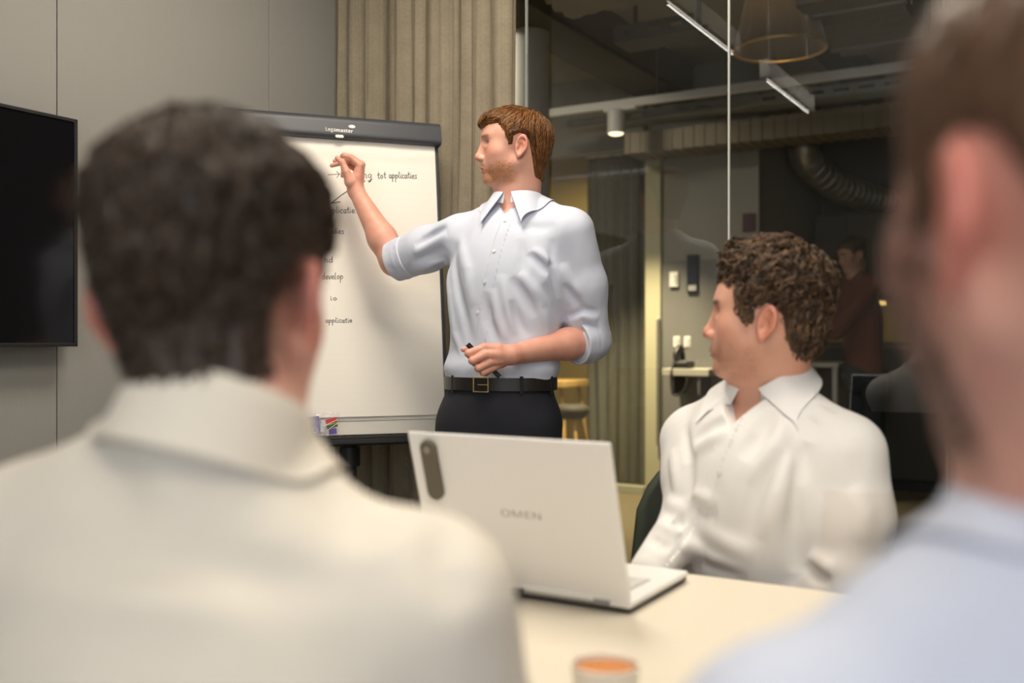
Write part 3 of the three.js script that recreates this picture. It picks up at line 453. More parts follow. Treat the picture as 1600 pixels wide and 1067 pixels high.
  const paperTex = canvasTexture(TW, THt, (c) => {
    c.fillStyle = '#f3eee4'; c.fillRect(0, 0, TW, THt);
    const rnd = rngOf(4);
    c.strokeStyle = 'rgba(120,125,140,0.055)'; c.lineWidth = 1; for (let y = 0; y < THt; y += 38) { c.beginPath(); c.moveTo(0, y); c.lineTo(TW, y); c.stroke(); }
    c.strokeStyle = '#26242c'; c.lineCap = c.lineJoin = 'round'; c.lineWidth = 2.9;
    const line = (pts) => { c.beginPath(); pts.forEach((p, i) => { const q = toTex(FC.hit(...p)); i ? c.lineTo(...q) : c.moveTo(...q); }); c.stroke(); };
    const word = (text, x0, x1, base, xh) => { let total = 0; for (const ch of text) total += ch === ' ' ? 1.1 : strokes[ch][0] + 0.12; const k = (x1 - x0) / total; let x = x0; for (const ch of text) { if (ch === ' ') { x += 1.1 * k; continue; } const [wd, ...ls] = strokes[ch], jy = (rnd() - 0.5) * 0.7; for (const l of ls) { const pts = l.map(([a, b]) => [x + a * k + (rnd() - 0.5) * 0.25, base - b * xh + jy + (rnd() - 0.5) * 0.3]); const sm = []; const cur = new THREE.CatmullRomCurve3(pts.map((p) => V3(p[0], p[1], 0))); for (let i = 0; i <= l.length * 5; i++) { const p = cur.getPoint(i / (l.length * 5)); sm.push([p.x, p.y]); } line(sm); } x += (wd + 0.12) * k; } };
    line([[512, 274.2], [529.5, 273]]); line([[525, 268.8], [530, 273], [525.5, 278.5]]);
    word('ing', 563, 581, 279.5, 6.2); c.lineWidth = 5; line([[576, 284.5], [580, 281]]); c.lineWidth = 3.4; line([[565, 287.5], [570, 283.5]]);
    word('tot', 589, 603, 279.8, 5.6); word('applicaties', 607, 651, 279.6, 5.4);
    c.lineWidth = 4.2; line([[546, 297], [532, 306.5], [517, 318]]); line([[530.5, 316.5], [516, 318.2]]); c.lineWidth = 2.9;
    word('applicatie', 507, 554, 334, 5.4); line([[555, 329], [555.3, 329.4]]); line([[555, 333.8], [555.3, 334]]); word('studies', 506, 537, 366, 5); word('nd', 506, 520, 410.5, 5); word('develop', 502, 536, 437, 5.4); word('io', 515, 527, 469.5, 4); word('applicatie', 508, 550, 504.5, 4.2); word('ap', 478, 488, 279, 5);
  });
  const paper = std(0xffffff, 0.85, { map: paperTex }), pg = new THREE.BoxGeometry(PWd, PH, 0.006, 60, 60, 1), pp = pg.attributes.position;
  for (let i = 0; i < pp.count; i++) { const x = pp.getX(i), y = pp.getY(i), k = (y + PH / 2) / PH; let z = pp.getZ(i); z += 0.0015 * Math.sin(x * 9 + 1) * k + 0.004 * Math.exp(-Math.pow((k - 0.955 - 0.006 * Math.sin(x * 22)) / 0.012, 2)) + 0.002 * noise3(x * 5, y * 5, 2); pp.setZ(i, z); }
  pg.computeVertexNormals();
  const blank = std(rgb(0.80, 0.76, 0.69), 0.9);
  const pad = mesh('paper_pad', pg, [blank, blank, blank, blank, paper, blank], g); pad.position.set(0, pBot + PH / 2, 0.004); pad.userData.label = 'white paper pad with handwritten notes';
  // a loose second sheet edge below the first
  mesh('under_sheet', rbox(PWd - 0.002, 0.02, 0.0015, 0.0005, 0, pBot - 0.002, 0.0), blank, g);
  mesh('pen_tray', rbox(BW + 0.004, 0.022, 0.07, 0.006, 0, -0.008, 0.025, 3), M.black, g); mesh('tray_lip', rbox(BW + 0.004, 0.010, 0.006, 0.002, 0, 0.004, 0.058), M.black, g);
  mesh('support_post', rod(V3(0.03, -0.02, -0.03), V3(0.03, 0.72, -0.03), 0.022, 20), M.black, g);
  const yb = FC.bottomRight.y;
  mesh('pole', cyl(0.0215, 0.0215, yb - 0.08, 24, 0.03, (yb - 0.08) / 2 + 0.07, -0.03), phys(rgb(0.02, 0.022, 0.028), 0.35), t); mesh('collar', cyl(0.032, 0.032, 0.06, 24, 0.03, yb - 0.055, -0.03), M.black, t);
  for (let i = 0; i < 5; i++) { const a = i / 5 * Math.PI * 2 + 0.3, p = V3(0.03 + Math.cos(a) * 0.30, 0.06, -0.03 + Math.sin(a) * 0.30); const lg = mesh('leg', rod(V3(0.03, 0.10, -0.03), p, 0.017), M.black, t); mesh('castor', cyl(0.026, 0.026, 0.022, 18).rotateZ(Math.PI / 2).rotateY(-a).translate(p.x, 0.026, p.z), M.black, lg); }
  // clear bag of packets on the tray
  const at = (px, py, off) => { const q = FC.hit(px, py, off); return FC.bottomRight.clone().addScaledVector(FC.right, q[0]).addScaledVector(FC.up, q[1]).addScaledVector(FC.n, off); };
  const base = at(504, 681, 0.03), bag = thing('marker_bag', 'clear plastic pouch with bright packets on the flip chart tray', 'pouch', base, FC.turn);
  const film = phys(rgb(0.98, 0.98, 1), 0.12, { transmission: 1, thickness: 0, ior: 1.35 });
  const fg = new THREE.BoxGeometry(0.1, 0.072, 0.016, 26, 20, 4), fp = fg.attributes.position; for (let i = 0; i < fp.count; i++) { const x = fp.getX(i), y = fp.getY(i), e = (1 - Math.pow(x / 0.052, 4)) * (1 - Math.pow(y / 0.038, 4)); fp.setXYZ(i, x + 0.15 * (y + 0.036) * 0.3, y + 0.036, fp.getZ(i) * (0.2 + 0.8 * e) + 0.003 * noise3(x * 90, y * 90, 1)); } fg.computeVertexNormals();
  mesh('film', fg, film, bag);
  const packet = (w, h, x, y, rot, col, name, z) => { const p = mesh(name, rbox(w, h, 0.003, 0.001), std(col, 0.4), bag); p.position.set(x, y, z); p.rotation.z = rot; return p; };
  packet(0.036, 0.058, -0.026, 0.032, 0.12, rgb(0.12, 0.11, 0.42), 'blue_packet', 0.0); packet(0.006, 0.058, -0.045, 0.030, 0.28, rgb(0.38, 0.52, 0.1), 'green_strip', 0.002); packet(0.014, 0.036, 0.001, 0.03, -0.1, rgb(0.7, 0.72, 0.75), 'white_packet', 0.002);
  packet(0.034, 0.016, 0.026, 0.046, 0.25, rgb(0.65, 0.06, 0.07), 'red_packet', 0.003); packet(0.034, 0.012, 0.029, 0.030, 0.28, rgb(0.06, 0.2, 0.06), 'green_packet', 0.003); packet(0.024, 0.018, 0.031, 0.014, 0.1, rgb(0.16, 0.13, 0.42), 'violet_packet', 0.003);
  for (const [x, y, r] of [[0.024, 0.040, 0.42], [0.030, 0.028, 0.6]]) packet(0.046, 0.0022, x, y, r, rgb(0.85, 0.75, 0.5), 'cream_band', 0.006);
  const ring = mesh('printed_ring', new THREE.TorusGeometry(0.008, 0.0012, 6, 24), std(rgb(0.6, 0.6, 0.75), 0.5), bag); ring.position.set(-0.024, 0.018, 0.0025);
}

// ---------------------------------------------------------------- people
function polySD(px, py, poly) {                                         // signed distance to a polygon, positive inside
  let d = 1e9, s = 1;
  for (let i = 0, j = poly.length - 1; i < poly.length; j = i++) {
    const [ax, ay] = poly[i], [bx, by] = poly[j], ex = bx - ax, ey = by - ay, wx = px - ax, wy = py - ay, t = clamp((wx * ex + wy * ey) / (ex * ex + ey * ey), 0, 1), qx = wx - ex * t, qy = wy - ey * t;
    d = Math.min(d, qx * qx + qy * qy);
    const c1 = py >= ay, c2 = py < by, c3 = ex * wy > ey * wx; if ((c1 && c2 && c3) || (!c1 && !c2 && !c3)) s = -s;
  }
  return -s * Math.sqrt(d);
}
// head: own axes, x to the person's left, y up, z ahead; the origin lies at eye height between the ears
function headFields(o) {
  const ct = o.crown ?? 0.084, wd = o.wide ?? 0.0755, bk = o.back ?? 0.1;
  const skull = (x, y, z) => smin(ell(x, y - 0.028, z + 0.006, wd, ct, bk), ell(x, y - 0.006, z - 0.029, 0.0635, 0.08, 0.066), 0.03);
  const ear = (ax, y, z) => {
    let e = ax - 0.0775, h = y + 0.019, w = z + 0.014;
    const ca = Math.cos(0.42), sa = Math.sin(0.42); let e2 = e * ca + w * sa, w2 = -e * sa + w * ca;      // back edge swings out
    const cb = Math.cos(0.2), sb = Math.sin(0.2); const h2 = h * cb - w2 * sb; w2 = h * sb + w2 * cb;     // leans back
    const taper = 1 - 0.30 * sstep(0.0, -0.032, h2), ww = (w2 - 0.003 * sstep(0, -0.03, h2)) / taper;
    let d = ell(e2 - 0.001, h2, ww, 0.0065, 0.0325, 0.019) * 0.9;
    const rr = (Math.sqrt((h2 / 0.0285) ** 2 + (ww / 0.0160) ** 2) - 1) * 0.0175;
    d = smin(d, Math.sqrt(rr * rr + (e2 - 0.0058) ** 2) - 0.0036, 0.004);
    d = smax(d, -ell(e2 - 0.0075, h2 + 0.003, ww - 0.002, 0.0085, 0.0150, 0.0088), 0.004);
    d = smax(d, -ell(e2 - 0.0078, h2 - 0.0145, ww + 0.002, 0.0045, 0.0075, 0.0085), 0.003);
    d = smin(d, sph(e2 - 0.002, h2 + 0.0285, ww - 0.002, 0.0068), 0.006);
    d = smin(d, ell(e2 - 0.003, h2 + 0.003, ww - 0.0125, 0.005, 0.0075, 0.0045), 0.004);
    return d;
  };
  const nb = o.neckLocal, nr = o.neckR ?? 0.054, jw = o.jaw ?? 0.054;
  const skin = (x, y, z) => {
    const ax = Math.abs(x); let d = skull(x, y, z);
    if (y < 0.07 && z > -0.06) {
      d = smin(d, ell(x, y + 0.058, z - 0.034, 0.049, 0.054, 0.056), 0.03);
      d = smin(d, cap(ax, y, z, jw, -0.062, 0.000, 0.014, -0.106, 0.072, 0.0155, 0.0140), 0.024);
      d = smin(d, sph(x, y + 0.106, z - 0.0775, 0.0165), 0.018);
      d = smin(d, ell(x, y + 0.066, z - 0.070, 0.030, 0.028, 0.027), 0.02);
      d = smin(d, sph(ax - 0.047, y + 0.030, z - 0.056, 0.020), 0.03);
      d = smin(d, ell(ax - 0.036, y + 0.058, z - 0.046, 0.024, 0.032, 0.032), 0.025);
      d = smin(d, cap(ax, y, z, 0.009, 0.0205, 0.0855, 0.043, 0.0185, 0.070, 0.0095, 0.0085), 0.014);
      d = smax(d, -ell(ax - 0.0330, y - 0.0025, z - 0.0940, 0.0170, 0.0115, 0.0145), 0.009);
      // lids round the eye, open in a slit
      let lid = sph(ax - 0.0315, y + 0.0005, z - 0.0690, 0.0141); lid = smax(lid, -ell(ax - 0.0325, y + 0.0008, z - 0.0825, 0.0140, 0.0052, 0.0115), 0.002);
      d = smin(d, lid, 0.0035);
      // nose
      d = smin(d, cap(x, y, z, 0, 0.002, 0.0800, 0, -0.040, 0.0900, 0.0105, 0.0135), 0.010);
      d = smin(d, cap(x, y, z, 0, 0.012, 0.0885, 0, -0.034, 0.1060, 0.0072, 0.0100), 0.010);
      d = smin(d, sph(x, y + 0.0405, z - 0.1085, 0.0110), 0.008);
      d = smin(d, ell(ax - 0.0120, y + 0.0450, z - 0.0995, 0.0072, 0.0075, 0.0100), 0.006);
      d = smax(d, -ell(ax - 0.0060, y + 0.0530, z - 0.1045, 0.0034, 0.004, 0.0052), 0.003);
      // lips, slightly parted
      d = smin(d, cap(ax, y, z, 0, -0.0715, 0.0985, 0.022, -0.0765, 0.0850, 0.0056, 0.003), 0.005);
      d = smin(d, cap(ax, y, z, 0, -0.0845, 0.0965, 0.020, -0.0790, 0.0845, 0.0062, 0.003), 0.005);
      d = smax(d, -cap(ax, y, z, 0, -0.0778, 0.1025, 0.019, -0.0778, 0.0900, o.mouth ?? 0.0022, 0.0012), 0.002);
      d = smax(d, -cap(ax, y, z, 0.006, -0.094, 0.103, 0.0, -0.094, 0.103, 0.006, 0.006), 0.012);
    }
    let n = cap(x, y, z, 0, -0.03, -0.032, nb.x, nb.y, nb.z, nr, nr + 0.005);
    n = smin(n, cap(x, y, z, 0, -0.05, 0.0, nb.x * 0.6, lerp(-0.05, nb.y, 0.8), nb.z * 0.6 + 0.03, 0.042, 0.046), 0.03);
    n = smin(n, cap(x, y, z, nb.x, nb.y, nb.z, nb.x + o.chestDir.x, nb.y + o.chestDir.y, nb.z + o.chestDir.z, nr * 0.9, 0.045), 0.03);
    d = smin(d, n, 0.028);
    d = smin(d, ear(ax, y, z), 0.005);
    if (o.beard) { const b = o.beard(ax, y, z); if (b > 0) d -= b * (o.beardThick ?? 0.002) * (0.8 + 0.5 * noise3(x * 400, y * 260, z * 400)); }
    return d;
  };
  const scalp = (x, y, z) => smin(skull(x, y, z), cap(x, y, z, 0, -0.03, -0.032, nb.x, nb.y, nb.z, nr, nr + 0.005), 0.028);
  return { skull: scalp, skin };
}
function lockGeometry(field, base, o) {                                  // tapered locks that follow the hair surface
  const p = base.attributes.position, rnd = rngOf(o.seed), P = [], N = [], C = [], I = [], e = 0.0015;
  const grad = (q) => { const g = V3(field(q.x + e, q.y, q.z) - field(q.x - e, q.y, q.z), field(q.x, q.y + e, q.z) - field(q.x, q.y - e, q.z), field(q.x, q.y, q.z + e) - field(q.x, q.y, q.z - e)); return g.normalize(); };
  for (let k = 0; k < o.count; k++) {
    const i = Math.floor(rnd() * p.count), q = V3(p.getX(i), p.getY(i), p.getZ(i)); if (o.where && !o.where(q)) continue;
    const col = o.color(q, rnd), len = o.len(q) * (0.7 + 0.6 * rnd()), seg = o.seg ?? 6, rad = o.rad * (0.6 + 0.8 * rnd()), wig = rnd() * 6.28, jit = (rnd() - 0.5) * (o.spread ?? 0.5), lift = o.lift * rnd(); let base0 = P.length / 3, ok = true;
    for (let s = 0; s <= seg; s++) {
      const n = grad(q), f = o.flow(q).clone(); f.addScaledVector(n, -f.dot(n)).normalize(); const b = n.clone().cross(f); const side = jit + (o.curl ?? 0) * Math.sin(wig + s * 1.1); const t = f.clone().addScaledVector(b, side).normalize(), t1 = s / seg, r = rad * (s === 0 ? 0.5 : Math.pow(1 - t1, 0.6) + 0.04);
      const c = q.clone().addScaledVector(n, 0.0006 + lift * t1 * t1 + (o.bump ?? 0) * Math.sin(Math.PI * t1)), bb = n.clone().cross(t).normalize();
      for (let a = 0; a < 3; a++) { const an = a * 2.094 + 0.5, d = bb.clone().multiplyScalar(Math.cos(an)).addScaledVector(n, Math.sin(an)); P.push(c.x + d.x * r, c.y + d.y * r * 1, c.z + d.z * r); N.push(d.x, d.y, d.z); C.push(...col); }
      q.addScaledVector(t, len / seg); const fv = field(q.x, q.y, q.z); q.addScaledVector(grad(q), -clamp(fv, -0.004, 0.004));
    }
    for (let s = 0; s < seg; s++) for (let a = 0; a < 3; a++) { const u = base0 + s * 3 + a, v = base0 + s * 3 + (a + 1) % 3; I.push(u, v, u + 3, v, v + 3, u + 3); }
  }
  const g = new THREE.BufferGeometry(); g.setAttribute('position', new THREE.Float32BufferAttribute(P, 3)); g.setAttribute('normal', new THREE.Float32BufferAttribute(N, 3)); g.setAttribute('color', new THREE.Float32BufferAttribute(C, 3)); g.setIndex(I); return g;
}
M.skin = phys(rgb(1, 1, 1), 0.52, { vertexColors: true, sheen: 0.15, sheenRoughness: 0.5, sheenColor: rgb(1, 0.6, 0.5) });
M.hair = phys(rgb(1, 1, 1), 0.42, { vertexColors: true, specularIntensity: 0.7 });
function headPart(o) {
  const E = new THREE.Euler(o.pitch ?? 0, o.yaw, o.roll ?? 0, 'YXZ'), s = o.scale ?? 1, Mx = new THREE.Matrix4().compose(o.origin, new THREE.Quaternion().setFromEuler(E), V3(s, s, s)), inv = Mx.clone().invert();
  o.neckLocal = o.neckBase.clone().applyMatrix4(inv); o.chestDir = (o.chestPoint ?? o.neckBase.clone().add(V3(0, -0.06, 0.03))).clone().applyMatrix4(inv).sub(o.neckLocal);
  const { skull, skin } = headFields(o), cell = o.cell ?? 0.0022;
  const ys = Math.min(-0.13, o.neckLocal.y - 0.02, o.neckLocal.y + o.chestDir.y - 0.05), zs = Math.min(-0.115, o.neckLocal.z - 0.07, o.neckLocal.z + o.chestDir.z - 0.07), xs = Math.max(0.105, Math.abs(o.neckLocal.x) + 0.07);
  const g = isoMesh(skin, V3(-xs, ys, zs), V3(xs, 0.13, Math.max(0.14, o.neckLocal.z + o.chestDir.z + 0.07)), cell);
  const T = o.tone;
  paint(g, (x, y, z) => {
    const ax = Math.abs(x), n = fbm(x * 45, y * 45, z * 45, 3); let c = mix3(T.skin, T.flush, clamp(0.25 + 0.9 * n, 0, 1) * 0.35);
    const flush = Math.max(Math.exp(-((x / 0.016) ** 2 + ((y + 0.04) / 0.016) ** 2 + ((z - 0.11) / 0.02) ** 2)), 0.6 * Math.exp(-(((ax - 0.047) / 0.02) ** 2 + ((y + 0.03) / 0.022) ** 2 + ((z - 0.068) / 0.03) ** 2)), 0.85 * sstep(0.073, 0.083, ax) * sstep(-0.065, -0.05, y) * sstep(0.03, 0.015, y));
    c = mix3(c, T.flush, flush * (o.flushAmount ?? 0.8));
    const lips = Math.exp(-(((y + 0.078) / 0.010) ** 4 + (x / 0.024) ** 4)) * sstep(0.085, 0.092, z); c = mix3(c, T.lip, lips * 0.8);
    if (o.beard) { const b = clamp(o.beard(ax, y, z), 0, 1) * (1 - lips); c = mix3(c, T.beard, clamp(b * (0.72 + 0.35 * noise3(x * 500, y * 340, z * 500) + 0.3 * noise3(x * 90, y * 80, z * 90)), 0, 0.96) * (o.beardCover ?? 0.85)); }
    const br = Math.exp(-(((y - 0.0185 + 0.12 * Math.max(0, ax - 0.036)) / 0.0042) ** 2)) * sstep(0.009, 0.014, ax) * sstep(0.054, 0.046, ax) * sstep(0.045, 0.06, z); c = mix3(c, T.brow, br * 0.9);
    const lash = Math.exp(-(((y - 0.0045) / 0.0018) ** 2)) * Math.exp(-(((ax - 0.0315) / 0.011) ** 4)) * sstep(0.072, 0.077, z); c = mix3(c, mix3(T.brow, [0.05, 0.02, 0.015], 0.5), lash * 0.85);
    const nost = Math.exp(-(((ax - 0.0062) / 0.0032) ** 2 + ((y + 0.052) / 0.003) ** 2 + ((z - 0.1045) / 0.005) ** 2)); c = mix3(c, [0.12, 0.03, 0.02], nost * 0.7);
    if (o.shaved) { const k = o.shaved(ax, y, z); c = mix3(c, T.hairBase, clamp(k * (0.8 + 0.5 * noise3(x * 300, y * 300, z * 300)), 0, 1)); }
    return c;
  });
  g.applyMatrix4(Mx);
  // hair
  const hs = o.hair, groove = hs.groove ?? 0.0016, crown = hs.crown ?? V3(0, 0.1, -0.055);
  const hair = (x, y, z) => {
    const d = skull(x, y, z); if (d > 0.075 || d < -0.03) return d - 0.005;
    let m = polySD(z, y, hs.poly) + (hs.front ? hs.front(x, y, z) : 0);
    let t = Math.min(hs.thick(x, y, z), m * (hs.ramp ?? 0.7)); t = Math.max(t, -0.012);
    if (t > -0.004) { const a = Math.atan2(x - crown.x, z - crown.z), q = Math.hypot(x - crown.x, y - crown.y, z - crown.z); t += clamp(t / 0.008, 0, 1) * (groove * noise3(a * (hs.freq ?? 22), q * 14, 4 + y * 10) + groove * 0.6 * noise3(a * (hs.freq ?? 22) * 2.3, q * 30, 9) + (hs.lump ?? 0) * noise3(x * 62, y * 62, z * 62) + (hs.lump ?? 0) * 0.8 * noise3(x * 120, y * 120, z * 120)); }
    return (d - t) * 0.8;
  };
  const hg = isoMesh(hair, V3(-0.135, -0.15, -0.165), V3(0.135, 0.185, 0.165), hs.cell ?? cell * 1.1, 1.7);
  paint(hg, (x, y, z) => { const a = Math.atan2(x - crown.x, z - crown.z), q = Math.hypot(x - crown.x, y - crown.y, z - crown.z), n = 0.5 + 0.5 * noise3(a * 40, q * 12, 1 + y * 6); return mix3(T.hairBase, T.hairTip, clamp(n * 0.6, 0, 1)); });
  const flow = hs.flow ?? ((q) => q.clone().sub(crown));
  const lg = lockGeometry(hair, hg, { seed: hs.seed, count: hs.locks, len: hs.lockLen, rad: hs.lockRad ?? 0.0016, lift: hs.lift ?? 0.002, curl: hs.curl ?? 0, spread: hs.spread ?? 0.4, bump: hs.bump, seg: hs.seg, flow, where: (q) => polySD(q.z, q.y, hs.poly) + (hs.front ? hs.front(q.x, q.y, q.z) : 0) > (hs.lockEdge ?? 0.004) && skull(q.x, q.y, q.z) > 0.001, color: (q, rnd) => mix3(T.hairBase, T.hairTip, Math.pow(rnd(), 1.4) * 1.15) });
  const hairGeo = joined([hg, lg]); hairGeo.applyMatrix4(Mx);
  // eyes
  const eyes = [];
  for (const sx of [-1, 1]) { const eg = new THREE.SphereGeometry(0.0131, 22, 16); eg.rotateX(Math.PI / 2); eg.deleteAttribute('uv'); const look = o.gaze ?? V3(0, 0, 1); paint(eg, (x, y, z) => { const c = (x * look.x + y * look.y + z * look.z) / 0.0131; return c > 0.968 ? [0.008, 0.008, 0.01] : c > 0.885 ? (T.iris ?? [0.10, 0.16, 0.2]) : [0.72, 0.66, 0.62]; }); eg.translate(sx * 0.0315, 0, 0.0692); eg.applyMatrix4(Mx); eyes.push(eg); }
  return { skin: g, hair: hairGeo, eyes: joined(eyes), Mx, inv };
}
// clothed torso: a field in world axes relative to nothing; joints are world points
function torsoField(o) {
  const P = o.pelvis, Nk = o.neck, H = Nk.y - P.y, c = Math.cos(o.yaw), s = Math.sin(o.yaw), lx = (Nk.x - P.x) / H, lz = (Nk.z - P.z) / H, k = H / 0.48;
  const cA = o.chestA, cB = o.chestB, bA = o.bellyA, bB = o.bellyB, sw = o.shoulderW, drop = o.drop ?? 0.045;
  const local = (x, y, z) => { const Y = y - P.y, X = x - P.x - lx * Y, Z = z - P.z - lz * Y; return [X * c - Z * s, Y, X * s + Z * c]; };
  const world = (a, Y, b) => V3(a * c + b * s + P.x + lx * Y, Y + P.y, -a * s + b * c + P.z + lz * Y);
  const rs = o.shoulderR ?? 0.06, belly = o.bellyOut ?? 0, tilt = o.tilt ?? 0;
  const body = (x, y, z) => {
    let Y = y - P.y; const X0 = x - P.x - lx * Y, Z0 = z - P.z - lz * Y, X = X0 * c - Z0 * s, Z = X0 * s + Z0 * c, ax = Math.abs(X); Y -= tilt * clamp(X, -0.2, 0.2) * sstep(0, H, Y);
    const q = bA / bB; let d = (Math.hypot(X, (Z - belly) * q, Y - clamp(Y, -0.1 * k, 0.26 * k)) - bA) / (0.5 + 0.5 * q);
    d = smin(d, ell(X, Y - 0.30 * k, Z, cA, 0.20 * k, cB), 0.07);
    d = smin(d, cap(ax, Y, Z, 0, H - drop - 0.012, -0.012, sw, H - drop - 0.012 - (o.slope ?? 0.012), -0.006, rs, rs * 0.96), 0.05);
    d = smin(d, cap(ax, Y, Z, 0, H + 0.01, -0.018, sw * 0.72, H - drop + 0.005, -0.012, o.trapR ?? 0.05, 0.045), 0.045);
    return d;
  };
  return { body, local, world, H, k };
}
const planeCut = (p, n) => (x, y, z) => (x - p.x) * n.x + (y - p.y) * n.y + (z - p.z) * n.z;
function sleeveField(pts, radii, k = 0.03) { return (x, y, z) => { let d = 1e3; for (let i = 0; i + 1 < pts.length; i++) d = i ? smin(d, capV(x, y, z, pts[i], pts[i + 1], radii[i], radii[i + 1]), k) : capV(x, y, z, pts[i], pts[i + 1], radii[i], radii[i + 1]); return d; }; }
function march(f, px, py, d0 = 0.2, d1 = 4) { const o = camera.position, r = W(px, py, 1).sub(o).normalize(); let t = d0; for (let i = 0; i < 260 && t < d1; i++) { const p = o.clone().addScaledVector(r, t), d = f(p.x, p.y, p.z); if (d < 0.0006) return p; t += Math.max(d * 0.7, 0.001); } return null; }
function gradOf(f, p, e = 0.003) { return V3(f(p.x + e, p.y, p.z) - f(p.x - e, p.y, p.z), f(p.x, p.y + e, p.z) - f(p.x, p.y - e, p.z), f(p.x, p.y, p.z + e) - f(p.x, p.y, p.z - e)).normalize(); }
// folds: real ridges and grooves along 3D polylines that lie on the cloth
const BEST = new Float64Array(64);
function withFolds(f, folds, grain = 0.0012, gs = 9, shift = 0) {
  const F = [], A = [];
  for (const [line, amp, wid, f0, f1] of folds) { const pts = line.map(([x, y]) => march(f, x, y)).filter(Boolean); for (let i = 0; i + 1 < pts.length; i++) { const n = pts.length - 1; F.push([pts[i], pts[i + 1], amp, wid * 1.2, i / n, (i + 1) / n, A.length]); } A.push(amp * 2.1); }
  return (x, y, z) => {
    let d = f(x, y, z); if (d > 0.05 || d < -0.05) return d;
    let a = 0;
    const best = BEST; best.fill(0, 0, A.length); 
    for (const [p, q, amp, wid, t0, t1, id] of F) {
      const ux = q.x - p.x, uy = q.y - p.y, uz = q.z - p.z, vx = x - p.x, vy = y - p.y, vz = z - p.z, L = ux * ux + uy * uy + uz * uz, t = clamp((vx * ux + vy * uy + vz * uz) / L, 0, 1), dx = vx - t * ux, dy = vy - t * uy, dz = vz - t * uz, r2 = (dx * dx + dy * dy + dz * dz) / (wid * wid);
      if (r2 < 7) { const w = lerp(t0, t1, t); const v = Math.exp(-r2) * Math.sin(Math.PI * w); if (v > best[id]) best[id] = v; }
    }
    for (let id = 0; id < A.length; id++) a += A[id] * best[id];
    return d - a - grain * (noise3(x * gs * 2.2 + y * gs, y * gs + shift, z * gs * 2.2) + 0.6 * noise3(x * gs * 5 - y * gs * 2, y * gs * 1.6 + shift, z * gs * 5));
  };
}
function collarGeometry(o) {                                             // stand and fold-down leaf round the neck, open at the front
  const { center, up, front, rx, rz, stand, field } = o, side = up.clone().cross(front).normalize(), n = 96, prof = 13, P = [], I = [], th = 0.0016, gap = o.gap ?? 0.30, spread = o.spread ?? 0.5;
  const rings = [];
  for (let i = 0; i <= n; i++) {
    const s = i / n * 2 - 1, a = s * (Math.PI - gap), ca = -Math.cos(a), sa = Math.sin(a), fr = Math.abs(s);           // a = 0 at the nape
    const dip = o.dip * Math.pow(fr, 2.2), pt = (r, h, slip = 0) => center.clone().addScaledVector(side, sa * (rx + r)).addScaledVector(front, ca * (rz + r)).addScaledVector(up, h - dip);
    const leaf = o.leaf + (o.point - o.leaf) * Math.pow(fr, 5), row = [];
    const outward = pt(1, 0).sub(pt(0, 0)).normalize();
    for (let j = 0; j <= 4; j++) row.push(pt(-0.001 * j / 4, stand * j / 4));
    row.push(pt(0.0015, stand + 0.0022)); row.push(pt(0.0045, stand + 0.0016));
    for (let j = 1; j <= 6; j++) { const t = j / 6; let q = pt(0.005 + (o.out ?? 0.022) * t + (o.flare ?? 0) * t * t * fr, stand - leaf * t); q.addScaledVector(side, Math.sign(s) * spread * leaf * t * Math.pow(fr, 4)); if (field) for (let it = 0; it < 6; it++) { const d = field(q.x, q.y, q.z); if (d >= 0.0035) break; q.addScaledVector(gradOf(field, q), 0.0036 - d); } row.push(q); }
    rings.push(row);
  }
  for (const sd of [0, 1]) for (let i = 0; i <= n; i++) for (let j = 0; j < prof; j++) {
    const r = rings[i], a = rings[Math.max(0, i - 1)][j], b = rings[Math.min(n, i + 1)][j], c = r[Math.max(0, j - 1)], d = r[Math.min(prof - 1, j + 1)], nn = b.clone().sub(a).cross(d.clone().sub(c)).normalize(); const q = r[j].clone().addScaledVector(nn, (sd ? -1 : 1) * th * 0.5); P.push(q.x, q.y, q.z);
  }
  const S = (n + 1) * prof, at = (sd, i, j) => sd * S + i * prof + j;
  for (let i = 0; i < n; i++) for (let j = 0; j + 1 < prof; j++) { I.push(at(0, i, j), at(0, i + 1, j), at(0, i + 1, j + 1), at(0, i, j), at(0, i + 1, j + 1), at(0, i, j + 1)); I.push(at(1, i, j), at(1, i + 1, j + 1), at(1, i + 1, j), at(1, i, j), at(1, i, j + 1), at(1, i + 1, j + 1)); }
  for (let i = 0; i < n; i++) for (const j of [0, prof - 1]) I.push(at(0, i, j), at(1, i, j), at(0, i + 1, j), at(0, i + 1, j), at(1, i, j), at(1, i + 1, j));
  for (let j = 0; j + 1 < prof; j++) for (const i of [0, n]) I.push(at(0, i, j), at(0, i, j + 1), at(1, i, j), at(0, i, j + 1), at(1, i, j + 1), at(1, i, j));
  const g = new THREE.BufferGeometry(); g.setAttribute('position', new THREE.Float32BufferAttribute(P, 3)); g.setIndex(I); g.computeVertexNormals(); return g;
}
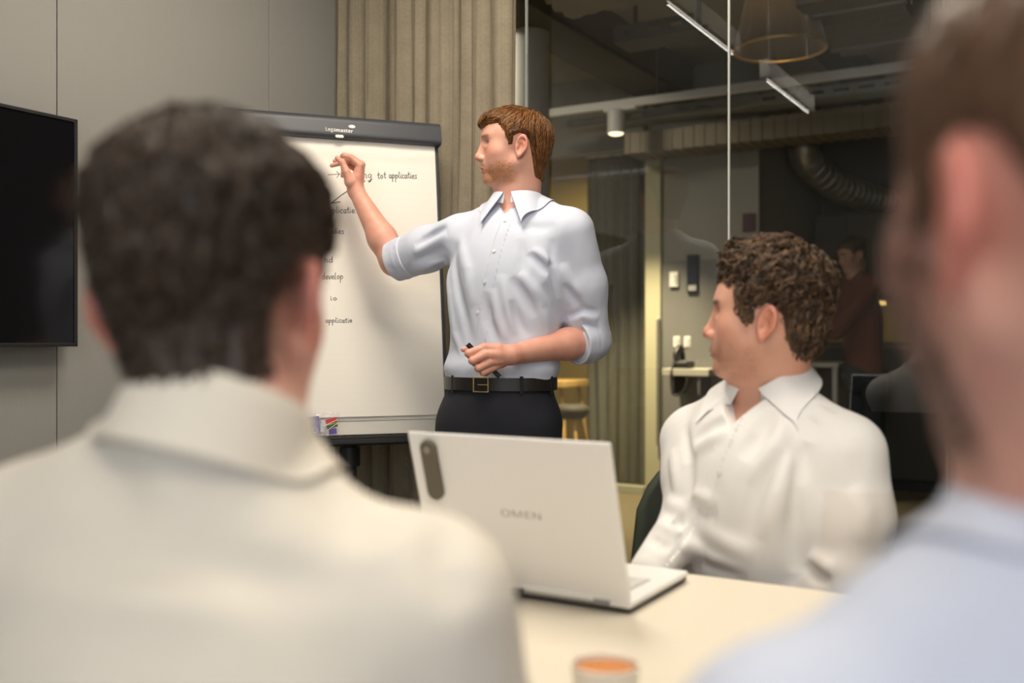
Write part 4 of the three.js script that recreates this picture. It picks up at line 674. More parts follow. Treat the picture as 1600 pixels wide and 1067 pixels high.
function bandGeometry(field, center, y0, y1, off, thick, n = 96, up = V3(0, 1, 0)) {      // a strap round a body at a height
  const P = [], I = [], ring = (y) => { const out = []; for (let i = 0; i < n; i++) { const a = i / n * Math.PI * 2, d = V3(Math.cos(a), 0, Math.sin(a)); let lo = 0, hi = 0.4; for (let k = 0; k < 26; k++) { const m = (lo + hi) / 2; field(center.x + d.x * m, y, center.z + d.z * m) < 0 ? lo = m : hi = m; } out.push([d, lo]); } return out; };
  const A = ring((y0 + y1) / 2);
  for (let i = 0; i < n; i++) { const [d, r] = A[i]; for (const [rr, y] of [[off, y0], [off + thick, y0 + 0.001], [off + thick, y1 - 0.001], [off, y1]]) P.push(center.x + d.x * (r + rr), y, center.z + d.z * (r + rr)); }
  for (let i = 0; i < n; i++) { const a = i * 4, b = ((i + 1) % n) * 4; for (let j = 0; j < 4; j++) { const k = (j + 1) % 4; I.push(a + j, b + j, a + k, b + j, b + k, a + k); } }
  const g = new THREE.BufferGeometry(); g.setAttribute('position', new THREE.Float32BufferAttribute(P, 3)); g.setIndex(I); const f = g.toNonIndexed(); f.computeVertexNormals(); return f;
}
function chains(list, k = 0.0035) { return (x, y, z) => { let d = 1e3; for (const ch of list) { let e = 1e3; for (let i = 0; i + 1 < ch.length; i++) e = smin(e, capV(x, y, z, ch[i][0], ch[i + 1][0], ch[i][1], ch[i + 1][1]), 0.004); d = smin(d, e, k); } return d; }; }
function boundsOf(points, pad) { const b = new THREE.Box3().setFromPoints(points); return [b.min.subScalar(pad), b.max.addScalar(pad)]; }
function paintLimb(g, T) { return paint(g, (x, y, z) => mix3(T.skin, T.flush, clamp(0.42 + 0.9 * fbm(x * 60, y * 60, z * 60, 3), 0, 1) * 0.6)); }
function addPart(name, geometry, material, parent, base) { geometry.translate(-base.x, -base.y, -base.z); return mesh(name, geometry, material, parent); }
function shoes(parent, base, feet, mat) { for (const [p, yaw] of feet) { const c = Math.cos(yaw), s = Math.sin(yaw), f = (x, y, z) => { const X = (x - p.x) * c - (z - p.z) * s, Z = (x - p.x) * s + (z - p.z) * c, Y = y; let d = cap(X, Y * 1.15, Z, 0, 0.04, -0.06, 0, 0.032, 0.12, 0.044, 0.036); d = smin(d, cap(X, Y, Z, 0, 0.06, -0.05, 0, 0.11, -0.05, 0.042, 0.04), 0.03); return smax(d, -Y + 0.001, 0.006); }; addPart('shoe', isoMesh(f, V3(p.x - 0.2, -0.01, p.z - 0.2), V3(p.x + 0.2, 0.17, p.z + 0.2), 0.008), mat, parent, base); } }

const deg = Math.PI / 180;
M.trousers = std(rgb(0.011, 0.012, 0.020), 0.8, { bumpMap: weaveBump, bumpScale: 0.0004 });
M.leather = phys(rgb(0.016, 0.014, 0.012), 0.35);
M.shoe = phys(rgb(0.02, 0.014, 0.01), 0.3);
const cloth = (color, more = {}) => phys(color, 0.75, { sheen: 0.25, sheenRoughness: 0.5, sheenColor: rgb(0.8, 0.8, 0.85), ...more });
function buttonAt(parent, base, field, px, py, r = 0.0055, mat = M.button ??= phys(rgb(0.78, 0.77, 0.74), 0.3)) {
  const p = march(field, px, py); if (!p) return; const n = gradOf(field, p), g = new THREE.CylinderGeometry(r, r, 0.0022, 18); g.applyQuaternion(new THREE.Quaternion().setFromUnitVectors(V3(0, 1, 0), n)); g.translate(p.x + n.x * 0.001, p.y + n.y * 0.001, p.z + n.z * 0.001); addPart('button', g, mat, parent, base);
}
function seatedLegs(parent, base, T, yaw, spread, mat) {                  // thighs forward, shins down, feet on the floor
  const H = T.world(0, 0, 0).y, dir = V3(Math.sin(yaw), 0, Math.cos(yaw)), sd = V3(Math.cos(yaw), 0, -Math.sin(yaw)), c = T.world(0, 0, 0), list = [], feet = [];
  for (const s of [-1, 1]) { const hip = c.clone().addScaledVector(sd, s * 0.085).setY(0.545), knee = hip.clone().addScaledVector(dir, 0.40).addScaledVector(sd, s * spread).setY(0.52), ank = knee.clone().addScaledVector(dir, 0.03).setY(0.09); list.push([hip, knee, 0.085, 0.06], [knee, ank, 0.06, 0.045]); feet.push([ank.clone().addScaledVector(dir, 0.05), yaw]); }
  const f = (x, y, z) => { let d = ell(x - c.x, y - 0.56, z - c.z, 0.175, 0.09, 0.14); for (const [a, b, ra, rb] of list) d = smin(d, capV(x, y, z, a, b, ra, rb), 0.03); return d; };
  const pts = list.flatMap((l) => [l[0], l[1]]), [lo, hi] = boundsOf(pts, 0.16); addPart('trousers', isoMesh(f, lo, hi, 0.010), mat, parent, base); shoes(parent, base, feet, M.shoe);
}

// ================= the standing presenter
{
  const P = W(781, 592, 2.87), Nk = W(806, 324, 2.87), base = V3(P.x, 0, P.z), yaw = -25 * deg;
  const who = thing('person', 'red-haired man in a light blue shirt standing and pointing at the flip chart', 'person', base);
  const tone = { skin: [0.69, 0.37, 0.275], flush: [0.68, 0.25, 0.175], lip: [0.50, 0.17, 0.14], beard: [0.42, 0.165, 0.05], brow: [0.30, 0.15, 0.07], hairBase: [0.055, 0.024, 0.009], hairTip: [0.33, 0.135, 0.032], iris: [0.12, 0.2, 0.26] };
  const T = torsoField({ pelvis: P, neck: Nk, yaw, chestA: 0.172, chestB: 0.122, bellyA: 0.163, bellyB: 0.118, shoulderW: 0.158, shoulderR: 0.058, drop: 0.052, trapR: 0.047, slope: 0.02 });
  const shR = T.world(-0.178, T.H - 0.078, 0), elR = W(617, 408, 3.06), wrR = W(556, 298, 3.11), shL = T.world(0.178, T.H - 0.078, 0), elL = W(921, 531, 2.86), wrL = W(799, 554, 2.69);
  // shirt
  const upR = elR.clone().sub(shR).normalize(), foL = wrL.clone().sub(elL).normalize(), endR = shR.clone().lerp(elR, 0.985), endL = elL.clone().addScaledVector(foL, 0.050);
  const slR = sleeveField([shR, shR.clone().lerp(elR, 0.5), elR], [0.066, 0.064, 0.061]), slU = sleeveField([shL, shL.clone().lerp(elL, 0.5).add(V3(0.012, 0, 0)), elL], [0.066, 0.061, 0.059]), slF = sleeveField([elL, wrL], [0.059, 0.050]), slL = (x, y, z) => smin(slU(x, y, z), slF(x, y, z), 0.03);
  const cutR = planeCut(endR, upR), cutL = planeCut(endL, foL);
  const vOpen = T.world(0, T.H - 0.012, 0.085);
  const plain = (x, y, z) => {
    let d = T.body(x, y, z); const Y = y - P.y;
    d -= 0.010 * Math.exp(-(((Y - 0.035) / 0.03) ** 2)); d = smax(d, -(Y + 0.012), 0.01);
    d = smin(d, Math.max(slR(x, y, z), cutR(x, y, z)), 0.035); d = smin(d, smin(slU(x, y, z), Math.max(slF(x, y, z), cutL(x, y, z)), 0.02), 0.030);
    return d;
  };
  const folds = [
    [[[648, 386], [675, 368], [700, 354]], -0.006, 0.010], [[[645, 397], [672, 382], [699, 366]], 0.006, 0.010], [[[642, 410], [672, 398], [698, 388]], -0.005, 0.010], [[[644, 422], [672, 414], [698, 406]], 0.005, 0.009], [[[660, 372], [690, 352], [712, 340]], 0.005, 0.010],
    [[[702, 372], [712, 430], [724, 485], [738, 545]], -0.006, 0.013], [[[697, 400], [703, 460], [710, 520], [722, 560]], 0.005, 0.012], [[[716, 365], [730, 420], [738, 480]], 0.005, 0.014], [[[690, 490], [700, 530], [716, 566]], -0.005, 0.012],
    [[[784, 428], [792, 475], [806, 525]], 0.006, 0.012], [[[800, 432], [818, 462], [838, 496]], -0.006, 0.012], [[[812, 425], [832, 452], [852, 480]], 0.006, 0.012], [[[826, 395], [842, 410], [858, 428]], -0.007, 0.010], [[[832, 388], [850, 402], [864, 414]], 0.006, 0.009], [[[796, 468], [808, 498], [824, 528]], -0.005, 0.011], [[[760, 455], [764, 500], [778, 540]], -0.005, 0.013], [[[770, 450], [778, 500], [790, 535]], 0.004, 0.012], [[[840, 470], [852, 500], [862, 530]], 0.005, 0.011], [[[850, 440], [866, 470], [876, 500]], -0.006, 0.011],
    [[[862, 372], [862, 420], [872, 470], [880, 505]], -0.007, 0.009], [[[800, 350], [840, 356], [870, 350]], -0.003, 0.012], [[[812, 372], [818, 400], [816, 430]], -0.003, 0.012],
    [[[884, 508], [910, 494], [936, 500]], 0.006, 0.008], [[[888, 498], [912, 484], [938, 488]], -0.006, 0.008], [[[896, 522], [918, 510], [940, 516]], -0.006, 0.008], [[[884, 440], [900, 470], [912, 490]], -0.004, 0.010], [[[880, 410], [890, 440], [905, 465]], 0.004, 0.012], 
  ];
  // placket: a raised strip down the front
  const folded = withFolds(plain, folds, 0.0018, 8);
  const plTop = T.world(0.0, T.H - 0.06, 0.10), pl0 = march(plain, 789, 352), pl1 = march(plain, 745, 560), pdir = pl1.clone().sub(pl0).normalize();
  const shirt = (x, y, z) => {
    let d = folded(x, y, z); if (d > 0.03 || d < -0.03) return d;
    const L = T.local(x, y, z);
    if (L[2] > 0.03) { const t = (pl0.y - y) / (pl0.y - pl1.y), q = Math.abs(x - lerp(pl0.x, pl1.x, t) + 0.4 * (z - lerp(pl0.z, pl1.z, t))); d -= 0.0020 * sstep(0.0175, 0.0155, q) * sstep(-0.1, -0.02, t); }
    // the neck opening
    const vx = L[0], vy = L[1] - (T.H - 0.030), open = Math.max(Math.abs(vx) - Math.max(0, vy) * 0.8, -vy); if (L[2] > 0.0) d = smax(d, -Math.max(open, -(L[2] - 0.01)), 0.004);
    return d;
  };
  const [lo, hi] = boundsOf([P, Nk, shR, elR, shL, elL, endL, T.world(-0.2, 0, 0), T.world(0.2, 0, 0), T.world(0, 0.3, 0.1), T.world(0, 0.3, -0.1)], 0.085);
  lo.y = P.y - 0.02;
  const sg = flatUV(isoMesh(shirt, lo, hi, 0.0045), 1), blue = cloth(rgb(0.61, 0.65, 0.765), { bumpMap: weaveBump, bumpScale: 0.00025 });
  const sm = addPart('shirt', sg, blue, who, base);
  const front = V3(Math.sin(yaw), 0, Math.cos(yaw));
  const neckC = W(807, 318, 2.862), cu = V3(0.0, 1, -0.18).addScaledVector(V3(1, 0, 0), 0.10).normalize(), cf = front.clone().addScaledVector(cu, -front.dot(cu)).normalize();
  const collar = addPart('collar', collarGeometry({ center: neckC, up: cu, front: cf, rx: 0.066, rz: 0.064, stand: 0.030, leaf: 0.052, point: 0.096, dip: 0.020, gap: 0.17, spread: 0.5, field: shirt }), blue, sm, base); collar.userData.label = 'pale blue fold-down collar';
  for (const [x, y] of [[789, 345], [772, 392], [757.5, 440], [746, 488]]) buttonAt(sm, base, shirt, x, y, 0.0048);
  // rolled cuffs
  const cuff = (f0, p, n, len, r) => { const q = p.clone().addScaledVector(n, -len), f = (x, y, z) => { const t = (x - p.x) * n.x + (y - p.y) * n.y + (z - p.z) * n.z, d = f0(x, y, z) - r - 0.0012 * noise3(x * 60, y * 60, z * 60) - 0.0008 * Math.exp(-(((t + len * 0.55) / 0.005) ** 2)); return smax(smax(d, -(d + 0.009), 0.002), Math.max(t - 0.004, -t - len), 0.004); }; const [a, b] = boundsOf([p, q], 0.095); return isoMesh(f, a, b, 0.003); };
  addPart('cuff', cuff(slR, endR, upR, 0.056, 0.0035), blue, sm, base); addPart('cuff', cuff(slF, endL, foL, 0.050, 0.0075), blue, sm, base);
  // body: head, neck, arms and hands
  const head = headPart({ origin: W(803.5, 225, 2.86), yaw: -84 * deg, pitch: 0.02, roll: -0.03, scale: 0.955, neckBase: W(812, 328, 2.885), chestPoint: T.world(0, T.H - 0.06, 0.035), neckR: 0.056, tone, mouth: 0.0038, cell: 0.0021, back: 0.098, crown: 0.068,
    beard: (ax, y, z) => sstep(-0.045, -0.075, y + 0.35 * Math.max(0, z - 0.05)) * sstep(-0.132, -0.112, y) * sstep(0.0, 0.035, z + 0.25 * Math.max(0, -0.05 - y)) * 0.9 + 0.55 * Math.exp(-(((y + 0.063) / 0.006) ** 2)) * sstep(0.085, 0.092, z) * sstep(0.03, 0.022, ax), beardThick: 0.0012, beardCover: 0.95, gaze: V3(0.25, 0.02, 0.97).normalize(),
    hair: { seed: 31, poly: [[0.16, 0.045], [0.10, 0.040], [0.078, 0.052], [0.054, 0.052], [0.040, 0.034], [0.030, 0.006], [0.022, -0.012], [0.013, -0.012], [0.010, 0.012], [-0.008, 0.020], [-0.026, 0.016], [-0.037, 0.0], [-0.043, -0.03], [-0.050, -0.070], [-0.056, -0.102], [-0.10, -0.118], [-0.25, -0.1], [-0.25, 0.3], [0.16, 0.3]],
      thick: (x, y, z) => 0.009 + 0.003 * sstep(0.03, 0.09, y) + 0.008 * sstep(0.05, 0.1, z) * sstep(0.03, 0.08, y) + 0.008 * sstep(-0.02, -0.07, z) * sstep(0.08, 0.0, y) * sstep(-0.075, -0.02, y) - 0.004 * sstep(-0.04, -0.09, y), ramp: 0.8, groove: 0.0024, freq: 20, locks: 3600, lockLen: (q) => 0.034, lockRad: 0.0015, lift: 0.003, spread: 0.5, crown: V3(-0.01, 0.09, -0.06), flow: (q) => { const f = q.clone().sub(V3(-0.01, 0.09, -0.06)); if (q.z > 0.04) f.y -= 0.03; return f; } } });
  const palmR = [[0.0], 0];
  const w2 = (x, y, d) => W(x, y, d > 3 ? d + 0.04 : d);
  const MR = [w2(562, 258, 3.055), w2(565, 257, 3.075), w2(564, 261, 3.095), w2(560, 267, 3.110)];
  const handR = chains([
    [[wrR, 0.0225], [w2(558, 276, 3.06), 0.0165], [MR[0], 0.0112], [w2(549, 246, 3.05), 0.0092], [w2(538, 242.5, 3.055), 0.0080], [w2(534.5, 244, 3.06), 0.0070]],
    [[wrR, 0.0225], [w2(561, 276, 3.075), 0.0165], [MR[1], 0.0112], [w2(552, 248, 3.08), 0.0092], [w2(535, 254, 3.075), 0.0080], [w2(518.5, 258.5, 3.075), 0.0068]],
    [[wrR, 0.0225], [w2(560, 278, 3.09), 0.0155], [MR[2], 0.0105], [w2(548, 250, 3.10), 0.0088], [w2(531, 249.5, 3.10), 0.0076], [w2(523, 251.5, 3.10), 0.0066]],
    [[wrR, 0.0215], [w2(556, 280, 3.10), 0.0145], [MR[3], 0.0098], [w2(546, 259, 3.115), 0.0080], [w2(536.5, 263, 3.115), 0.0070], [w2(535, 275, 3.105), 0.0060]],
    [[wrR, 0.020], [w2(547, 284, 3.05), 0.0175], [w2(541, 268, 3.04), 0.0120], [w2(535, 254, 3.038), 0.0100], [w2(527, 247, 3.045), 0.0078]],
  ], 0.006);
  const armR = (x, y, z) => smin(smin(capV(x, y, z, elR, elR.clone().lerp(wrR, 0.32), 0.043, 0.043), capV(x, y, z, elR.clone().lerp(wrR, 0.32), wrR, 0.043, 0.0235), 0.02), capV(x, y, z, shR, elR, 0.048, 0.044), 0.02);
  const limbR = (x, y, z) => smin(armR(x, y, z), handR(x, y, z), 0.012);
  const ML = [w2(757, 543, 2.665), w2(758, 554, 2.655), w2(764.5, 566, 2.66), w2(767, 575.5, 2.67)];
  const handL = chains([
    [[wrL, 0.024], [w2(778, 546, 2.675), 0.0175], [ML[0], 0.0118], [w2(732, 552, 2.655), 0.0105], [w2(736, 557, 2.685), 0.0092], [w2(750, 553, 2.70), 0.0080]],
    [[wrL, 0.025], [w2(778, 554, 2.67), 0.0180], [ML[1], 0.0118], [w2(738, 563.5, 2.645), 0.0103], [w2(742, 567, 2.68), 0.0090], [w2(754, 563, 2.70), 0.0080]],
    [[wrL, 0.025], [w2(780, 561, 2.675), 0.0170], [ML[2], 0.0112], [w2(747, 575, 2.65), 0.0098], [w2(751, 577, 2.685), 0.0086], [w2(760, 572, 2.70), 0.0076]],
    [[wrL, 0.024], [w2(783, 566, 2.685), 0.0150], [ML[3], 0.0104], [w2(755, 582, 2.662), 0.0090], [w2(758, 583, 2.69), 0.0080], [w2(765, 579, 2.70), 0.0070]],
    [[wrL, 0.022], [w2(784, 549, 2.70), 0.0165], [w2(762, 546, 2.715), 0.0120], [w2(740, 547, 2.715), 0.0100], [w2(724, 546, 2.705), 0.0074]],
  ], 0.0045);
  const armL = (x, y, z) => smin(smin(capV(x, y, z, elL, elL.clone().lerp(wrL, 0.3), 0.045, 0.043), capV(x, y, z, elL.clone().lerp(wrL, 0.3), wrL, 0.043, 0.0255), 0.02), capV(x, y, z, shL, elL, 0.048, 0.045), 0.02);
  const limbL = (x, y, z) => smin(armL(x, y, z), handL(x, y, z), 0.012);
  const bR = boundsOf([shR, elR, wrR, w2(515, 240, 3.03), w2(565, 257, 3.1)], 0.052), bL = boundsOf([shL, elL, wrL, w2(722, 546, 2.66), w2(755, 583, 2.7)], 0.052);
  const body = joined([head.skin, paintLimb(isoMesh(limbR, ...bR, 0.0026), tone), paintLimb(isoMesh(limbL, ...bL, 0.0026), tone)]);
  addPart('body', body, M.skin, who, base); addPart('hair', head.hair, M.hair, who, base); addPart('eyes', head.eyes, phys(rgb(1, 1, 1), 0.1, { vertexColors: true }), who, base);
  // trousers, belt
  const Yw = P.y - 0.004, hip = (s) => P.clone().add(V3(s * 0.088 * Math.cos(yaw), -0.13, -s * 0.088 * Math.sin(yaw))), kneeY = 0.5, feet = [];
  const legs = [-1, 1].map((s) => { const h = hip(s), k = V3(h.x + s * 0.01, kneeY, h.z + 0.01), a = V3(h.x + s * 0.03, 0.07, h.z - 0.01); feet.push([a.clone().add(V3(Math.sin(yaw) * 0.03, 0, Math.cos(yaw) * 0.03)), yaw + s * 0.15]); return [h, k, a]; });
  const trousers = (x, y, z) => { const L = T.local(x, y, z), Y = L[1]; let d = (Math.hypot(L[0], (L[2] + 0.004) * 1.36, Math.max(0, Y, -0.12 - Y) * (Y > 0 ? 1 : 0.6)) - (0.160 + 0.024 * sstep(0, -0.13, Y))) / 1.18; for (const [h, k, a] of legs) { d = smin(d, capV(x, y, z, h, k, 0.096, 0.072), 0.03); d = smin(d, capV(x, y, z, k, a, 0.072, 0.056), 0.03); } d -= 0.003 * noise3(x * 14, y * 5, z * 14); return smax(d, Y + 0.008, 0.003); };
  addPart('trousers', flatUV(isoMesh(trousers, V3(P.x - 0.26, 0.0, P.z - 0.24), V3(P.x + 0.26, P.y + 0.02, P.z + 0.24), 0.0065)), M.trousers, who, base);
  const tro2 = (x, y, z) => { const L = T.local(x, y, z); return (Math.hypot(L[0], (L[2] + 0.004) * 1.36) - 0.164) / 1.18; };
  const belt = addPart('belt', bandGeometry(tro2, P, P.y - 0.030, P.y + 0.008, 0.002, 0.005), M.leather, who, base);
  const brass = phys(rgb(0.78, 0.6, 0.28), 0.25, { metalness: 0.9 }); { const p = march((x, y, z) => tro2(x, y, z) - 0.005, 752, 594), n = gradOf(tro2, p); n.y = 0; n.normalize(); const turn = Math.atan2(n.x, n.z), b = merged([rbox(0.046, 0.0035, 0.004, 0.001, 0, 0.0195, 0), rbox(0.046, 0.0035, 0.004, 0.001, 0, -0.0195, 0), rbox(0.0035, 0.042, 0.004, 0.001, -0.0225, 0, 0), rbox(0.0035, 0.042, 0.004, 0.001, 0.0225, 0, 0), rbox(0.03, 0.003, 0.003, 0.001, 0.006, 0, 0.001)]); b.rotateY(turn); b.translate(p.x + n.x * 0.003, P.y - 0.012, p.z + n.z * 0.003); const m = addPart('buckle', b, brass, belt, base); m.userData.label = 'square brass buckle'; }
  for (const px of [707, 815, 862]) { const p = march((x, y, z) => tro2(x, y, z) - 0.006, px, 597); if (!p) continue; const n = gradOf(tro2, p), b = rbox(0.010, 0.05, 0.003, 0.001); b.rotateY(Math.atan2(n.x, n.z)); b.translate(p.x, P.y - 0.013, p.z); addPart('belt_loop', b, M.trousers, belt, base); }
  shoes(who, base, feet, M.shoe);
  // the marker in his left hand
  const m0 = w2(730.5, 537.5, 2.69), m1 = w2(781, 589, 2.695), mc = m0.clone().lerp(m1, 0.5), mk = thing('marker_pen', 'black marker pen gripped in the presenter\'s lowered hand', 'marker', mc);
  mesh('barrel', rod(m0.clone().lerp(m1, 0.30).sub(mc), m1.clone().sub(mc), 0.0062, 18), M.black, mk); mesh('marker_cap', rod(m0.clone().sub(mc), m0.clone().lerp(m1, 0.32).sub(mc), 0.0070, 18), phys(rgb(0.012, 0.01, 0.01), 0.3), mk);
}

// ================= the seated man in white
{
  const Nk = W(1190, 612, 1.94), P = V3(Nk.x + 0.035, 0.56, Nk.z - 0.035), base = V3(P.x, 0, P.z), yaw = -46 * deg;
  const who = thing('person', 'curly brown-haired man in a white shirt seated at the far side of the table', 'person', base);
  const tone = { skin: [0.64, 0.34, 0.24], flush: [0.66, 0.24, 0.16], lip: [0.48, 0.18, 0.15], beard: [0.26, 0.115, 0.06], brow: [0.06, 0.03, 0.016], hairBase: [0.026, 0.014, 0.008], hairTip: [0.17, 0.10, 0.056] };
  const T = torsoField({ pelvis: P, neck: Nk, yaw, chestA: 0.182, chestB: 0.138, bellyA: 0.172, bellyB: 0.140, bellyOut: 0.025, shoulderW: 0.146, shoulderR: 0.064, drop: 0.066, trapR: 0.044, slope: 0.034 });
  const shR = T.world(-0.166, T.H - 0.108, 0), shL = T.world(0.166, T.H - 0.108, 0.0), elR = W(1082, 806, 1.96), wrR = W(1016, 892, 1.86), elL = W(1318, 905, 1.80), wrL = W(1200, 990, 1.82);
  const slR = sleeveField([shR, shR.clone().lerp(elR, 0.5), elR, wrR], [0.070, 0.060, 0.053, 0.038]), slL = sleeveField([shL, shL.clone().lerp(elL, 0.5).add(V3(0.012, 0, 0)), elL, wrL], [0.078, 0.073, 0.062, 0.042]);
  const cutR = planeCut(wrR.clone().addScaledVector(wrR.clone().sub(elR).normalize(), 0.02), wrR.clone().sub(elR).normalize()), cutL = planeCut(wrL, wrL.clone().sub(elL).normalize());
  const plain = (x, y, z) => { let d = T.body(x, y, z); d = smin(d, Math.max(slR(x, y, z), cutR(x, y, z)), 0.03); d = smin(d, Math.max(slL(x, y, z), cutL(x, y, z)), 0.025); return d; };
  const folds = [[[[1078, 694], [1110, 668], [1146, 655]], -0.007, 0.012], [[[1082, 706], [1112, 684], [1142, 672]], 0.005, 0.012], [[[1072, 660], [1076, 720], [1080, 780]], -0.006, 0.012], [[[1080, 788], [1102, 796], [1120, 806]], -0.007, 0.011], [[[1080, 770], [1100, 778], [1118, 788]], 0.006, 0.012],
    [[[1240, 705], [1215, 770], [1190, 845]], 0.007, 0.016], [[[1262, 690], [1246, 740], [1236, 790]], -0.006, 0.013], [[[1222, 700], [1190, 770], [1165, 850]], -0.006, 0.016], [[[1246, 760], [1240, 830], [1244, 895]], -0.010, 0.013], [[[1066, 846], [1102, 868], [1174, 888]], 0.008, 0.013], [[[1062, 866], [1110, 884], [1170, 900]], -0.007, 0.012], [[[1090, 820], [1140, 850], [1180, 872]], 0.006, 0.014],
    [[[1028, 806], [1050, 814], [1068, 826]], -0.007, 0.010], [[[1026, 816], [1046, 826], [1064, 838]], 0.006, 0.010], [[[1040, 780], [1056, 790], [1074, 800]], 0.005, 0.011], [[[1012, 840], [1030, 850], [1048, 860]], -0.005, 0.010], [[[1050, 700], [1056, 740], [1060, 780]], 0.005, 0.013], [[[1270, 660], [1300, 640], [1330, 640]], 0.004, 0.016], [[[1255, 880], [1280, 900], [1300, 905]], -0.007, 0.012], [[[1262, 866], [1288, 886], [1310, 892]], 0.006, 0.012], [[[1210, 640], [1190, 680], [1160, 720]], -0.005, 0.014], [[[1230, 655], [1205, 700], [1172, 760]], 0.005, 0.014], [[[1330, 760], [1350, 800], [1345, 850]], 0.004, 0.016]];
  const folded = withFolds(plain, folds, 0.0018, 7, 5), pl0 = march(plain, 1150, 652), pl1 = march(plain, 1100, 800);
  const shirt = (x, y, z) => {
    let d = folded(x, y, z); if (d > 0.03 || d < -0.03) return d; const L = T.local(x, y, z);
    if (L[2] > 0.02) { const t = (pl0.y - y) / (pl0.y - pl1.y), q = Math.abs(x - lerp(pl0.x, pl1.x, t) + 0.9 * (z - lerp(pl0.z, pl1.z, t))); d -= 0.0026 * sstep(0.021, 0.018, q) * sstep(-0.25, -0.05, t); }
    const vy = L[1] - (T.H - 0.066), open = Math.max(Math.abs(L[0]) - Math.max(0, vy) * 0.8, -vy); if (L[2] > 0) d = smax(d, -Math.max(open, -(L[2] - 0.01)), 0.004);
    return d;
  };
  const [lo, hi] = boundsOf([P, Nk, shR, elR, wrR, shL, elL, wrL, T.world(0, 0.3, 0.12), T.world(0, 0.3, -0.12)], 0.10); lo.y = 0.46;
  const sg = flatUV(isoMesh(shirt, lo, hi, 0.0048)), hemA = shL.clone().lerp(elL, 0.30), hn = elL.clone().sub(shL).normalize(), hemB = shR.clone().lerp(elR, 0.44), hb = elR.clone().sub(shR).normalize();
  paint(sg, (x, y, z) => { const on = sstep(-0.004, 0.010, T.body(x, y, z) - slL(x, y, z)), t = sstep(-0.003, 0.003, (x - hemA.x) * hn.x + (y - hemA.y) * hn.y + (z - hemA.z) * hn.z + 0.003 * noise3(x * 30, 1, z * 30)); return mix3([0.80, 0.79, 0.775], [0.755, 0.715, 0.68], on * t); });   // bare arms show through the thin cloth below the undershirt's sleeves
  const white = cloth(rgb(1, 1, 1), { vertexColors: true, bumpMap: weaveBump, bumpScale: 0.0002 }), whiteC = cloth(rgb(0.84, 0.835, 0.83));
  const sm = addPart('shirt', sg, white, who, base);
  const front = V3(Math.sin(yaw), 0, Math.cos(yaw)), neckC = W(1200, 598, 1.935), cu = V3(-0.30, 1, 0.16).normalize(), cf = front.clone().addScaledVector(cu, -front.dot(cu)).normalize();
  addPart('collar', collarGeometry({ center: neckC, up: cu, front: cf, rx: 0.071, rz: 0.070, stand: 0.040, leaf: 0.054, point: 0.080, dip: 0.030, gap: 0.30, spread: 0.8, field: shirt }), whiteC, sm, base);
  for (const [x, y] of [[1143, 690], [1124, 738], [1107, 800]]) buttonAt(sm, base, shirt, x, y, 0.0052);
  const head = headPart({ origin: W(1198, 492, 1.895), yaw: -112 * deg, pitch: -0.06, roll: 0.03, neckBase: W(1206, 612, 1.945), chestPoint: T.world(0, T.H - 0.07, 0.04), neckR: 0.060, tone, mouth: 0.0012, cell: 0.0023, jaw: 0.056, wide: 0.077,
    beard: (ax, y, z) => sstep(-0.035, -0.075, y + 0.3 * Math.max(0, z - 0.05)) * sstep(-0.135, -0.112, y) * sstep(0.0, 0.03, z + 0.25 * Math.max(0, -0.05 - y)) * 0.75, beardThick: 0.001, beardCover: 0.5,
    hair: { seed: 7, poly: [[0.2, 0.062], [0.10, 0.060], [0.072, 0.062], [0.052, 0.050], [0.046, 0.024], [0.040, 0.004], [0.030, -0.018], [0.016, -0.026], [0.010, -0.008], [0.006, 0.012], [-0.008, 0.018], [-0.026, 0.013], [-0.038, -0.004], [-0.044, -0.035], [-0.052, -0.066], [-0.10, -0.078], [-0.25, -0.07], [-0.25, 0.4], [0.2, 0.4]],
      thick: (x, y, z) => 0.013 + 0.022 * sstep(0.02, 0.09, y) + 0.008 * sstep(0.03, 0.09, z) * sstep(0.04, 0.09, y) - 0.004 * sstep(-0.03, -0.09, z), ramp: 0.55, groove: 0.0025, lump: 0.0055, freq: 12, locks: 3000, lockLen: () => 0.036, lockRad: 0.0026, lift: 0.005, curl: 0.9, spread: 1.2, bump: 0.004, seg: 8, crown: V3(0.0, 0.11, -0.05) } });
  const fist = chains([[[wrR, 0.026], [wrR.clone().add(V3(-0.05, -0.03, 0.02)), 0.022], [wrR.clone().add(V3(-0.09, -0.06, 0.03)), 0.011], [wrR.clone().add(V3(-0.11, -0.075, 0.045)), 0.009]], [[wrR, 0.024], [wrR.clone().add(V3(-0.055, -0.02, 0.0)), 0.018], [wrR.clone().add(V3(-0.1, -0.06, 0.012)), 0.010], [wrR.clone().add(V3(-0.125, -0.078, 0.024)), 0.008]], [[wrR, 0.024], [wrR.clone().add(V3(-0.05, -0.02, -0.02)), 0.016], [wrR.clone().add(V3(-0.095, -0.058, -0.008)), 0.009], [wrR.clone().add(V3(-0.115, -0.078, 0.002)), 0.008]], [[wrR, 0.022], [wrR.clone().add(V3(-0.04, -0.025, 0.035)), 0.013], [wrR.clone().add(V3(-0.07, -0.06, 0.05)), 0.009]], [[wrR, 0.02], [wrR.clone().add(V3(-0.045, -0.03, -0.032)), 0.012], [wrR.clone().add(V3(-0.085, -0.06, -0.026)), 0.008]]], 0.004);
